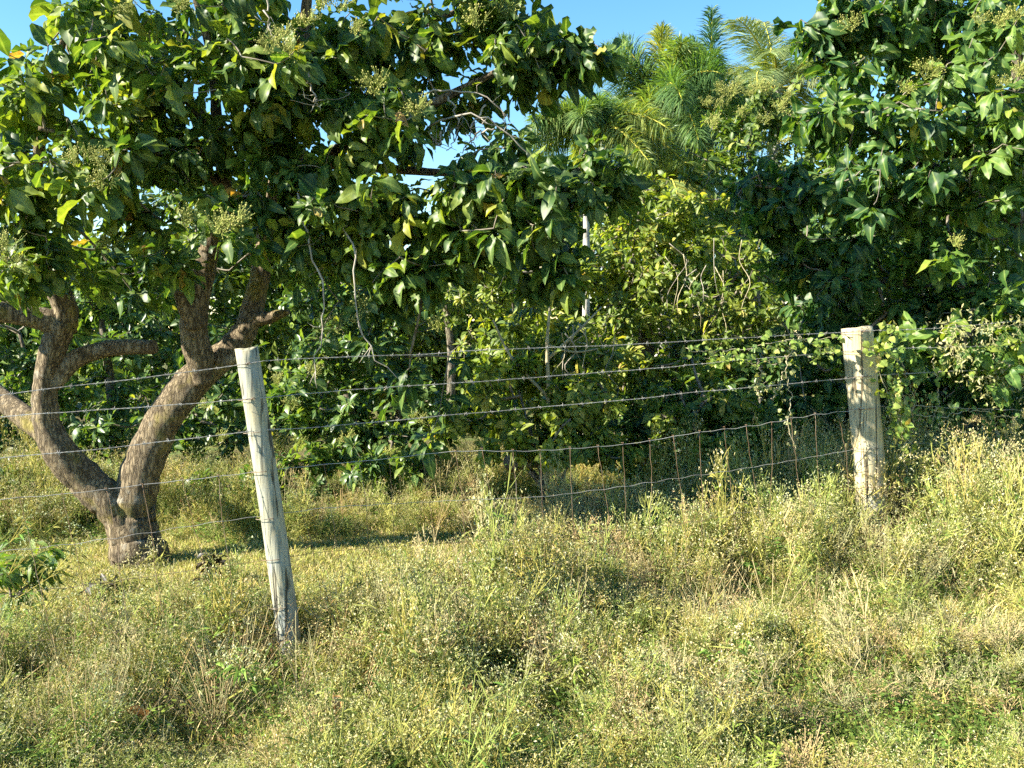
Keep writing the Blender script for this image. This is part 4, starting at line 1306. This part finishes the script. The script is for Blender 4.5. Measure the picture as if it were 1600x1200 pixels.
def dry_tangle(label, box, n, Y, seed):
    rng = np.random.default_rng(seed)
    x0, x1, y0, y1 = box
    root = empty('dry_vine_tangle', at((x0 + x1) / 2, y0, Y))
    tag(root, label, 'vine')
    for i in range(n):
        a = rng.uniform(x0, x1)
        b = rng.uniform(y0, y0 + .4 * (y1 - y0))
        ln = rng.uniform(.4, 1.0) * (y1 - y0)
        pts = [at(a + rng.normal() * 9, b + ln * k / 4, Y + rng.normal() * .05) for k in range(5)]
        mb = MB()
        mb.tube(spline(np.array(pts), 16), np.linspace(.0045, .002, 16) * rng.uniform(.5, 1.2), 4, .5)
        link('stem', mb.mesh('stem', [M['pale_stem' if i % 3 else 'dead_twig']]), root)


dry_tangle('dry brown vines hanging in the sunlit tree, right of the pale palm trunk', (1030, 1170, 370, 520), 11, 8.25, 111)
dry_tangle('bare dry sticks standing in the young yellow tree', (870, 960, 480, 600), 8, 6.95, 112)

# ================================================================== build the leaves: those one can pick out as parts, the rest as crown
def build_leaves():
    cell = 4
    W, H = 1600 // cell, 1200 // cell
    allc, alld, allid = [], [], []
    base = 0
    offs = []
    for tr in TREES:
        L, tm = tr['L'], tr['tmpl']
        n = len(L.P)
        offs.append(base)
        for k in range(len(tm)):
            idx = np.nonzero(L.K == k)[0]
            if not len(idx):
                continue
            V = L.verts(idx, tm[k])
            tri = tm[k][1]
            C = (V[:, tri[:, 0]] + V[:, tri[:, 1]] + V[:, tri[:, 2]]) / 3
            V = np.concatenate([V, C], 1)
            x, y, d = project(V)
            ok = (x >= 0) & (x < 1600) & (y >= 0) & (y < 1200)
            c = (y // cell).astype(int) * W + (x // cell).astype(int)
            ids = np.broadcast_to((base + idx)[:, None], c.shape)
            allc.append(c[ok])
            alld.append(d[ok])
            allid.append(ids[ok])
        base += n
    c, d, i = np.concatenate(allc), np.concatenate(alld), np.concatenate(allid)
    o = np.lexsort((d, c))
    c, i = c[o], i[o]
    first = np.ones(len(c), bool)
    first[1:] = c[1:] != c[:-1]
    won = np.bincount(i[first], minlength=base)
    for tr, off in zip(TREES, offs):
        L, tm, root = tr['L'], tr['tmpl'], tr['root']
        n = len(L.P)
        w = won[off:off + n]
        pick = np.argsort(-w)[:tr['cap']]
        pick = pick[w[pick] >= tr['minpx']]
        isp = np.zeros(n, bool)
        isp[pick] = True
        # shared leaf meshes: shape x five ages
        tints = np.quantile(L.C[pick], [.1, .3, .5, .7, .9, .985]) if len(pick) else []
        shared = {}
        rp = parent_world(root)
        for q in pick:
            a = int(np.argmin(np.abs(tints - L.C[q])))
            key = (int(L.K[q]), a)
            if key not in shared:
                V, T, rb = tm[key[0]]
                shared[key] = make_mesh('leaf', V, T, {'tint': np.full(len(V), tints[a]), 'rib': rb}, True, [tr['mat']])
            ob = bpy.data.objects.new('leaf', shared[key])
            COL.objects.link(ob)
            ob.parent = root
            s = L.S[q]
            X, D, N, P = L.X[q] * s, L.D[q] * s, L.N[q] * s, L.P[q] - rp
            ob.matrix_local = Matrix(((X[0], D[0], N[0], P[0]), (X[1], D[1], N[1], P[1]), (X[2], D[2], N[2], P[2]), (0, 0, 0, 1)))
        Vs, Ts, Cs, Rs, m = [], [], [], [], 0
        for k in range(len(tm)):
            idx = np.nonzero((L.K == k) & ~isp)[0]
            if not len(idx):
                continue
            V = L.verts(idx, tm[k])
            nv = V.shape[1]
            T = tm[k][1][None] + (np.arange(len(idx)) * nv)[:, None, None] + m
            Vs.append(V.reshape(-1, 3))
            Ts.append(T.reshape(-1, 3))
            Cs.append(np.repeat(L.C[idx], nv))
            Rs.append(np.tile(tm[k][2], len(idx)))
            m += len(idx) * nv
        if Vs:
            cr = link('crown' if root.name.split('.')[0].endswith('tree') else 'foliage',
                      make_mesh('crown', np.concatenate(Vs), np.concatenate(Ts), {'tint': np.concatenate(Cs), 'rib': np.concatenate(Rs)}, True, [tr['mat']]), root)
            cr['kind'] = 'stuff'


build_leaves()


# ================================================================== weeds
PALE = np.array([0.53, 0.50, 0.25])
CREAM = np.array([0.70, 0.66, 0.45])
YGREEN = np.array([0.315, 0.315, 0.095])
GREEN = np.array([0.12, 0.18, 0.042])
DGREEN = np.array([0.06, 0.12, 0.03])
STRAW = np.array([0.54, 0.46, 0.27])
BROWN = np.array([0.26, 0.17, 0.08])


class PB:
    """plant model with a colour per vertex"""
    def __init__(s):
        s.V, s.T, s.C, s.n = [], [], [], 0
        s.rg = np.random.default_rng(99)

    def add(s, V, T, c):
        V = np.asarray(V, float)
        s.V.append(V)
        s.T.append(np.asarray(T, int) + s.n)
        s.C.append(np.broadcast_to(c, (len(V), 3)))
        s.n += len(V)

    def stem(s, a, b, r0, r1, c):
        d = nrm(b - a)
        u = nrm(np.cross(d, [0.3, 0.9, 0.1]))
        w = np.cross(d, u)
        V = []
        for p, r in ((a, r0), (b, r1)):
            for k in range(3):
                th = 2.094 * k
                V.append(p + r * (math.cos(th) * u + math.sin(th) * w))
        s.add(V, [(0, 1, 4), (0, 4, 3), (1, 2, 5), (1, 5, 4), (2, 0, 3), (2, 3, 5)], c)

    def blade(s, p, d, l, w, c, r, bend=.3):
        d = nrm(d)
        sd = nrm(np.cross(d, r.normal(size=3))) * w * .5
        m = p + d * l * .5 + np.array([0, 0, -bend * l * .25])
        e = p + d * l + np.array([0, 0, -bend * l])
        s.add([p, m + sd, e, m - sd], [(0, 1, 3), (1, 2, 3)], c)

    def bud(s, p, e, c):
        # ragged floret: three petals at odd angles
        g = s.rg
        for k in range(3):
            d = g.normal(size=3)
            d = d / np.linalg.norm(d) * e * g.uniform(.9, 1.9)
            w = g.normal(size=3)
            w = w / np.linalg.norm(w) * e * g.uniform(.35, .7)
            s.add([p - d * .3, p + w + d * .3, p + d, p - w + d * .3], [(0, 1, 2), (0, 2, 3)], c * g.uniform(.8, 1.15))

    def mesh(s, name):
        return make_mesh(name, np.concatenate(s.V), np.concatenate(s.T), {'col': np.concatenate(s.C)}, False, [M['weed']])


def parthenium(seed, h=0.42, heads=120, leaf=190, pal=(PALE, CREAM, YGREEN, GREEN)):
    r = np.random.default_rng(seed)
    b = PB()
    hd, hd2, st, lf = pal
    tips = []
    main = np.array([r.normal() * .05, r.normal() * .05, h * .55])
    b.stem(np.zeros(3), main, .0026, .002, st * .8)
    nb = 10
    for i in range(nb):
        a = i * 2.4 + r.normal() * .3
        z0 = main * r.uniform(.3, 1.0)
        out = h * r.uniform(.14, .36)
        p1 = z0 + np.array([math.cos(a) * out * .6, math.sin(a) * out * .6, h * r.uniform(.12, .3)])
        b.stem(z0, p1, .0021, .0016, st * 1.25)
        for k in range(4):
            p2 = p1 + np.array([math.cos(a + r.normal() * .9), math.sin(a + r.normal() * .9), 0]) * out * r.uniform(.15, .6) + np.array([0, 0, h * r.uniform(.04, .22)])
            b.stem(p1, p2, .0015, .001, st * 1.25)
            tips.append(p2)
    tips = np.array(tips)
    for i in range(heads):
        t = tips[r.integers(len(tips))] + r.normal(size=3) * np.array([.022, .022, .018]) * (h / .42)
        b.bud(t, r.uniform(.0028, .0066), (hd if r.uniform() < .6 else hd2) * r.uniform(.75, 1.15))
    for i in range(leaf):
        t = tips[r.integers(len(tips))] * r.uniform(.25, 1.0) + r.normal(size=3) * .02
        c = lf * r.uniform(.6, 1.4) if r.uniform() < .4 else st * r.uniform(.7, 1.4)
        b.blade(t, r.normal(size=3) + np.array([0, 0, .4]), r.uniform(.02, .075), r.uniform(.003, .008), c, r)
    return b


def ferny(seed, h=.28, c=GREEN):
    r = np.random.default_rng(seed)
    b = PB()
    for i in range(11):
        a = i * 2.4
        el = r.uniform(.4, 1.3)
        L = h * r.uniform(.7, 1.2)
        d = np.array([math.cos(a) * math.cos(el), math.sin(a) * math.cos(el), math.sin(el)])
        e = d * L + np.array([0, 0, -.12 * L])
        b.stem(np.zeros(3), e, .0016, .0008, c * 1.2)
        for k in range(13):
            q = .25 + .75 * k / 13
            for sd in (-1, 1):
                dd = nrm(np.cross(d, [0, 0, 1])) * sd + d * .6 + r.normal(size=3) * .25
                b.blade(e * q, dd, L * .2 * r.uniform(.7, 1.2), .009, c * r.uniform(.7, 1.45), r, .2)
    return b


def broad(seed, h=.10, c=GREEN, n=40, sz=.019):
    r = np.random.default_rng(seed)
    b = PB()
    for i in range(n):
        p = np.array([r.normal() * h * .8, r.normal() * h * .8, h * r.uniform(.1, 1.0)])
        b.stem(np.array([p[0] * .4, p[1] * .4, 0]), p, .001, .0008, c)
        d = nrm(np.array([r.normal(), r.normal(), .2]))
        sd = nrm(np.cross(d, [0, 0, 1])) * sz * .3
        l_ = sz * r.uniform(.7, 1.3)
        cc = c * r.uniform(.6, 1.5)
        b.add([p, p + d * l_ * .35 + sd, p + d * l_ * .75 + sd * .8, p + d * l_, p + d * l_ * .75 - sd * .8, p + d * l_ * .35 - sd],
              [(0, 1, 5), (1, 2, 4), (1, 4, 5), (2, 3, 4)], cc)
    return b


def grass_tuft(seed, h=.10, n=40, c=YGREEN, c2=STRAW, spread=.05, w=.004):
    r = np.random.default_rng(seed)
    b = PB()
    for i in range(n):
        p = np.array([r.normal() * spread, r.normal() * spread, 0])
        d = np.array([r.normal() * .45, r.normal() * .45, 1.0])
        b.blade(p, d, h * r.uniform(.4, 1.2), w, (c if r.uniform() < .65 else c2) * r.uniform(.6, 1.3), r, .25)
    return b


def dry_sprig(seed, h=.3, n=60):
    r = np.random.default_rng(seed)
    b = PB()
    for i in range(9):
        a = r.uniform(0, 6.28)
        e = np.array([math.cos(a) * h * r.uniform(.1, .7), math.sin(a) * h * r.uniform(.1, .7), h * r.uniform(.3, 1.0)])
        b.stem(np.zeros(3), e, .0014, .0008, STRAW * r.uniform(.6, 1.0))
        for k in range(n // 9):
            q = e * r.uniform(.4, 1.05) + r.normal(size=3) * .016
            b.blade(q, r.normal(size=3), r.uniform(.008, .03), .003, (STRAW if r.uniform() < .6 else BROWN) * r.uniform(.7, 1.2), r)
    return b


def litter(seed, n=26):
    r = np.random.default_rng(seed)
    b = PB()
    for i in range(n):
        p = np.array([r.normal() * .07, r.normal() * .07, r.uniform(.003, .03)])
        b.blade(p, np.array([r.normal(), r.normal(), r.normal() * .25]), r.uniform(.015, .042), r.uniform(.003, .008), (STRAW if r.uniform() < .6 else BROWN) * r.uniform(.6, 1.25), r, .05)
    return b


PROTO = bpy.data.collections.new('plant_models')     # not linked to the scene: only the source of the scattered weeds


def proto(kind, b):
    o = bpy.data.objects.new('%s_model_%02d' % (kind, len(PROTO.objects)), b.mesh(kind))
    PROTO.objects.link(o)
    return o


OLIVE = (PALE * .85, PALE, YGREEN * .8, GREEN)
DRYP = (STRAW, PALE, STRAW * .7, YGREEN * .6)
names = []
for i in range(5): names.append(('weed', proto('a', parthenium(200 + i))))                    # 0-4 pale flowering
for i in range(3): names.append(('weed', proto('b', parthenium(210 + i, pal=OLIVE, leaf=110))))   # 5-7 greener
for i in range(3): names.append(('weed', proto('c', parthenium(220 + i, pal=DRYP, leaf=40))))     # 8-10 drying
for i in range(3): names.append(('weed', proto('d', ferny(230 + i, c=GREEN * (1.0 + .25 * i)))))   # 11-13 ferny
for i in range(3): names.append(('weed', proto('e', broad(240 + i, c=GREEN * (.7 + .25 * i)))))    # 14-16 broad leaves
for i in range(3): names.append(('weed', proto('f', grass_tuft(250 + i))))                         # 17-19 grass
for i in range(3): names.append(('weed', proto('g', dry_sprig(260 + i))))                          # 20-22 dry sprigs
for i in range(2): names.append(('weed', proto('h', litter(270 + i))))                             # 23-24 litter
for i in range(3): names.append(('weed', proto('i', grass_tuft(280 + i, .05, 60, YGREEN * 1.25, STRAW * 1.1, .06, .0035))))  # 25-27 lawn


for i in range(3): names.append(('weed', proto('j', grass_tuft(290 + i, .30, 26, YGREEN * 1.2, STRAW * 1.2, .05, .004))))   # 28-30 tall grass


def scatter(name, label, cat, P, idx, scl, rng, tilt=.18):
    n = len(P)
    me = bpy.data.meshes.new(name)
    me.vertices.add(n)
    me.vertices.foreach_set('co', np.ascontiguousarray(P, np.float32).ravel())
    rot = np.stack([rng.normal(size=n) * tilt, rng.normal(size=n) * tilt, rng.uniform(0, 6.28, n)], -1).astype(np.float32)
    me.attributes.new('rot', 'FLOAT_VECTOR', 'POINT').data.foreach_set('vector', rot.ravel())
    sc3 = np.ascontiguousarray(scl, np.float32)
    if sc3.ndim == 1:
        sc3 = np.repeat(sc3[:, None], 3, 1)
    me.attributes.new('scl', 'FLOAT_VECTOR', 'POINT').data.foreach_set('vector', np.ascontiguousarray(sc3).ravel())
    me.attributes.new('idx', 'INT', 'POINT').data.foreach_set('value', np.ascontiguousarray(idx, np.int32))
    me.materials.append(M['weed'])
    me.update()
    o = bpy.data.objects.new(name, me)
    COL.objects.link(o)
    ng = bpy.data.node_groups.new(name, 'GeometryNodeTree')
    ng.interface.new_socket('Geometry', in_out='INPUT', socket_type='NodeSocketGeometry')
    ng.interface.new_socket('Geometry', in_out='OUTPUT', socket_type='NodeSocketGeometry')
    gi = ng.nodes.new('NodeGroupInput')
    go = ng.nodes.new('NodeGroupOutput')
    ip = ng.nodes.new('GeometryNodeInstanceOnPoints')
    ci = ng.nodes.new('GeometryNodeCollectionInfo')
    ci.inputs['Collection'].default_value = PROTO
    ci.inputs['Separate Children'].default_value = True
    ci.inputs['Reset Children'].default_value = True

    def na(nm, ty):
        q = ng.nodes.new('GeometryNodeInputNamedAttribute')
        q.data_type = ty
        q.inputs['Name'].default_value = nm
        return q.outputs[0]
    ip.inputs['Pick Instance'].default_value = True
    k = ng.links
    k.new(gi.outputs[0], ip.inputs['Points'])
    k.new(ci.outputs[0], ip.inputs['Instance'])
    k.new(na('idx', 'INT'), ip.inputs['Instance Index'])
    k.new(na('rot', 'FLOAT_VECTOR'), ip.inputs['Rotation'])
    k.new(na('scl', 'FLOAT_VECTOR'), ip.inputs['Scale'])
    k.new(ip.outputs[0], go.inputs[0])
    md = o.modifiers.new('scatter', 'NODES')
    md.node_group = ng
    tag(o, label, cat, kind='stuff')
    return o


def fence_d(x, y):
    """metres in front of the fence (towards the road)"""
    return (x - FA[0]) * FNRM[0] + (y - FA[1]) * FNRM[1]


def in_view(x, y, m=0.35):
    return np.abs(x) < (0.56 * y + m)


def gpt(px, py, r, h=.15):
    Y = (EYE[2] - h) * FPX / (py - 515)
    return ((px - CX) / FPX * Y, Y, r)


GAPS = [gpt(*q) for q in [(1420, 850, .24, .35), (1330, 915, .24, .3), (1520, 910, .18, .35), (1170, 880, .14, .3), (330, 890, .16, .2), (170, 920, .16, .2), (800, 1085, .17, .1), (1000, 995, .16, .15), (870, 1160, .15, .05), (440, 1070, .18, .05), (1260, 1090, .14, .1),
                          (700, 935, .13, .2), (560, 1120, .14, .05), (270, 1160, .16, .05), (40, 1070, .14, .1), (1120, 1060, .12, .1), (1480, 1180, .2, .05), (1310, 1190, .2, .05), (770, 880, .12, .25)]]
DRY = [gpt(*q) for q in [(1350, 1120, .5, .05), (1560, 1050, .4, .1), (950, 880, .25, .2), (300, 1100, .3, .1), (150, 1000, .25, .15), (900, 800, .5, .3), (1450, 1130, .45, .05), (1100, 1150, .3, .05), (620, 1000, .3, .1), (1500, 760, .3, .5)]]


def weeds():
    rng = np.random.default_rng(300)
    n = 26000
    y = rng.uniform(2.7, 9.6, n)
    x = rng.uniform(-1, 1, n) * (0.56 * y + .5)
    fd = fence_d(x, y)
    patch = vnoise(np.stack([x, y], -1) * 1.7, 5)
    patch2 = vnoise(np.stack([x, y], -1) * 3.6, 6)
    # wanted height of the weeds at each spot
    hgt = np.full(n, .30)
    front = sstep(.5, 1.3, fd)
    hgt = .32 - .15 * front
    hgt += .15 * sstep(.8, 2.4, x) * (1 - .65 * front) * sstep(-1.6, -.4, fd)
    lawn = sstep(-.35, -.8, fd) * sstep(.1, -.5, x) * sstep(7.0, 6.6, y + .25 * patch)
    hgt = hgt * (1 - lawn) + .06 * lawn
    mound = sstep(6.6, 7.2, y + .2 * patch) * sstep(-3.2, -1.2, x)
    hgt = np.where(mound > .5, .13 + .24 * sstep(-1.3, .1, x), hgt)
    hgt += .13 * np.exp(-((x - .85) / .75) ** 2) * np.exp(-((fd + .1) / .6) ** 2)
    hgt = np.where((x > .25) & (y > 6.9), hgt * .55, hgt)
    hgt = hgt * (1 - .22 * sstep(0, -.9, x) * sstep(.9, .3, fd) * (y < 6.6))
    bank = np.exp(-((x - .9) / .95) ** 4) * np.exp(-((y - 6.2 - .15 * x) / .55) ** 4)
    hgt = np.maximum(hgt, .42 * bank)
    lowp = np.exp(-(((x + 1.0) / .34) ** 2 + ((y - 3.55) / .62) ** 4))       # trodden at the foot of the left post
    hgt *= (1 - .9 * lowp)
    lowr = np.exp(-(((x - 1.85) / .35) ** 2 + ((y - 5.0) / .5) ** 2))
    hgt *= (1 - .55 * lowr)
    hgt = np.clip(hgt * (1.10 + .34 * patch + .32 * patch2), 0, .54)
    gap = np.zeros(n)
    for (gx, gy, gr) in GAPS:
        gap = np.maximum(gap, np.exp(-(((x - gx) ** 2 + ((y - gy) * .8) ** 2) / gr ** 2) ** 2))
    hgt *= (1 - .7 * gap)
    tall_ok = rng.uniform(size=n) < (1 - .85 * lawn) * (.92 - .55 * np.clip(-patch2, 0, 1))
    far = sstep(8.2, 9.4, y)
    keep = tall_ok & (rng.uniform(size=n) < (1 - .5 * far)) & (hgt > .05)
    keep &= rng.uniform(size=n) < .36 * (1 - .92 * gap)
    x1, y1, h1, p1 = x[keep], y[keep], hgt[keep], patch[keep]
    m = len(x1)
    r = rng.uniform(size=m)
    idx = rng.integers(0, 5, m)
    grn = vnoise(np.stack([x1, y1], -1) * 1.2, 15)
    idx = np.where(r < .25 + .22 * np.clip(grn, 0, 1), rng.integers(5, 8, m), idx)
    idx = np.where((r > .74) & (r < .86), rng.integers(8, 11, m), idx)
    idx = np.where((r > .94) | ((grn > .55) & (r > .7)), rng.integers(11, 14, m), idx)
    dry = np.zeros(m)
    for (gx, gy, gr) in DRY:
        dry = np.maximum(dry, np.exp(-((x1 - gx) ** 2 + (y1 - gy) ** 2) / gr ** 2))
    idx = np.where(rng.uniform(size=m) < .68 * dry, np.where(rng.uniform(size=m) < .5, rng.integers(8, 11, m), rng.integers(20, 23, m)), idx)
    s = h1 / .42 * rng.uniform(.65, 1.35, m) * np.where(rng.uniform(size=m) < .07, 1.5, 1.0)
    tg = rng.uniform(size=m) < .05
    idx = np.where(tg, rng.integers(28, 31, m), idx)
    s = np.where((idx >= 11) & (idx < 14), np.maximum(s, .5), s)
    s = np.where(tg, s * 1.25, s)
    sx = np.clip(s, .58, .95) * rng.uniform(.85, 1.2, m)
    P = np.stack([x1, y1, ground_z(x1, y1) - .01], -1)
    scatter('weed_cover', 'yellow green flowering weeds covering the verge along the fence', 'weeds', P, idx, np.stack([sx, sx, s], -1), rng)
    # low plants, grass and litter between them
    n = 15000
    y = rng.uniform(2.7, 9.6, n)
    x = rng.uniform(-1, 1, n) * (0.56 * y + .5)
    fd = fence_d(x, y)
    front = sstep(.4, 1.3, fd)
    q = vnoise(np.stack([x, y], -1) * 1.5, 9)
    r = rng.uniform(size=n)
    idx = rng.integers(17, 20, n)
    idx = np.where(r < .16 + .25 * np.clip(q, 0, 1), rng.integers(14, 17, n), idx)
    idx = np.where(r > .70, rng.integers(20, 23, n), idx)
    idx = np.where(r > .84 - .15 * front, rng.integers(23, 25, n), idx)
    lawn = sstep(-.35, -.8, fd) * sstep(.1, -.5, x) * sstep(7.2, 6.8, y)
    idx = np.where(rng.uniform(size=n) < lawn, rng.integers(25, 28, n), idx)
    s = rng.uniform(.6, 1.3, n)
    P = np.stack([x, y, ground_z(x, y) - .004], -1)
    scatter('ground_cover', 'low grass, small leafy plants and dry litter on the ground', 'ground cover', P, idx, s, rng)
    # mown grass under the tree
    n = 9000
    x = rng.uniform(-4.5, .3, n)
    y = rng.uniform(4.8, 7.6, n)
    k = (fence_d(x, y) < -.3) & in_view(x, y)
    x, y = x[k], y[k]
    P = np.stack([x, y, ground_z(x, y) - .004], -1)
    scatter('lawn_grass', 'short light green grass around the foot of the forked tree', 'grass', P, rng.integers(25, 28, len(x)), rng.uniform(.7, 1.3, len(x)), rng)


weeds()


# ------------------------------------------------------------------ single weeds, stalks and leaves that stand out
def weed_thing(label, px, py_top, Y, seed, group='tall weeds standing out of the cover', kind=0, width=1.0):
    top = at(px, py_top, Y)
    z0 = float(ground_z(top[0], top[1]))
    h = top[2] - z0
    r = np.random.default_rng(seed)
    root = empty('tall_weed', (top[0], top[1], z0))
    tag(root, label, 'weed', group)
    st, lf, fl = PB(), PB(), PB()
    col = YGREEN * .9 if kind != 2 else STRAW
    nseg = 7
    P = np.array([[r.normal() * .012 * i, r.normal() * .012 * i, h * i / nseg] for i in range(nseg + 1)])
    for i in range(nseg):
        st.stem(P[i], P[i + 1], .004 - .0003 * i, .0037 - .0003 * i, col)
    tips = []
    for i in range(14):
        z = r.uniform(.3, .97)
        p = P[min(int(z * nseg), nseg - 1)] * 1.0
        a = i * 2.4
        l_ = h * .34 * (1.25 - z) * width
        e = p + np.array([math.cos(a) * l_, math.sin(a) * l_, h * r.uniform(.1, .22)])
        st.stem(p, e, .0018, .0012, col)
        for k in range(4):
            e2 = e + np.array([r.normal() * .035, r.normal() * .035, r.uniform(.0, .07)])
            st.stem(e, e2, .001, .0008, col)
            tips.append(e2)
        if kind != 2:
            for k in range(7):
                lf.blade(p + (e - p) * r.uniform(0, 1), np.array([math.cos(a) + r.normal() * .5, math.sin(a) + r.normal() * .5, r.normal() * .4]), r.uniform(.03, .075), r.uniform(.006, .014), (GREEN * 1.5 if kind == 1 else YGREEN * .8) * r.uniform(.7, 1.3), r)
    for t in tips:
        for k in range(5):
            fl.bud(t + r.normal(size=3) * .012, r.uniform(.003, .006), (CREAM if r.uniform() < .5 else PALE) * r.uniform(.8, 1.1) if kind != 2 else STRAW * r.uniform(.7, 1.2))
    for nm, b in (('stem', st), ('leaves', lf), ('flower_heads', fl)):
        if b.n:
            o = bpy.data.objects.new(nm, b.mesh(nm))
            COL.objects.link(o)
            o.parent = root
            if nm != 'stem':
                o['kind'] = 'stuff'


for i, (lab, x, y, Y, k, w) in enumerate([
        ('tall flowering weed at the left picture edge, left of the trunk', 28, 818, 4.5, 1, 1.2), ('tall flowering weed with dense heads left of the trunk foot', 75, 812, 4.6, 0, 1.1),
        ('flowering weed growing right before the trunk foot', 235, 868, 5.0, 0, .8), ('slender flowering weed before the left side of the trunk foot', 185, 880, 4.9, 0, .7),
        ('thin dry stalk standing in the weeds between the posts', 762, 765, 5.2, 2, .35), ('upright weed with branching pale stem in the near middle', 865, 1000, 3.6, 1, .9),
        ('flowering weed with a stout yellow stem right of the left post foot', 362, 1000, 3.5, 1, .9), ('tall pale weed leaning at the right picture edge', 1585, 700, 5.2, 0, 1.2),
        ('pale flowering weed rising right beside the right post', 1435, 690, 5.35, 0, 1.1), ('broad flowering weed between right post and picture edge', 1510, 690, 5.3, 0, 1.3),
        ('leafy green weed in the near right foreground', 1135, 985, 3.8, 1, 1.0), ('dry weed stalk below the mesh left of the right post', 1240, 790, 5.0, 2, .4)]):
    weed_thing(lab, x, y, Y, 400 + i, kind=k, width=w)


def fallen_leaf(label, px, py, Y, seed, s=.13):
    r = np.random.default_rng(seed)
    V, T, rb = leaf_template(6, .5, .28, .28, .08, seed=seed)
    V = V.copy()
    me = make_mesh('fallen_leaf', V * s, T, {'tint': np.zeros(len(V))}, True, [M['dry_leaf']])
    o = bpy.data.objects.new('fallen_leaf', me)
    o.location = at(px, py, Y)
    o.rotation_euler = (r.uniform(-.3, .9), r.uniform(-.5, .5), r.uniform(0, 6.28))
    COL.objects.link(o)
    tag(o, label, 'leaf', 'dry brown leaves lying in the weeds')


fallen_leaf('curled orange brown leaf lying in the weeds at lower left', 228, 1130, 3.35, 501, .12)
fallen_leaf('small brown leaf lying low in the near middle', 722, 1078, 3.45, 502, .07)
fallen_leaf('tan leaf at the bottom edge left of the middle', 685, 1188, 3.2, 503, .08)
fallen_leaf('tan leaf at the bottom edge near the left post foot', 520, 1088, 3.4, 504, .08)
fallen_leaf('pale brown leaf lying at the lower right', 1185, 1185, 3.2, 505, .07)

mb = MB()
S = spline(np.array([at(800, 722, 7.3), at(822, 716, 7.0), at(840, 716, 6.75)]), 10)
mb.tube(S, np.linspace(.075, .07, 10), 14, .5, rough=.05, rng=RNG)
o = link('short_log', mb.mesh('short_log', [M['bark_grey']]))
tag(o, 'short dark log lying at the foot of the young tree', 'log')

# dead branch lying against the young tree
mb = MB()
S = spline(np.array([at(745, 650, 7.6), at(790, 690, 7.5), at(820, 725, 7.4), at(850, 760, 7.35)]), 14)
mb.tube(S, np.linspace(.012, .03, 14), 8, .5, rough=.06, rng=RNG)
o = link('dead_branch', mb.mesh('dead_branch', [M['bark_grey']]))
tag(o, 'dead grey branch leaning at the foot of the young yellow tree', 'branch')
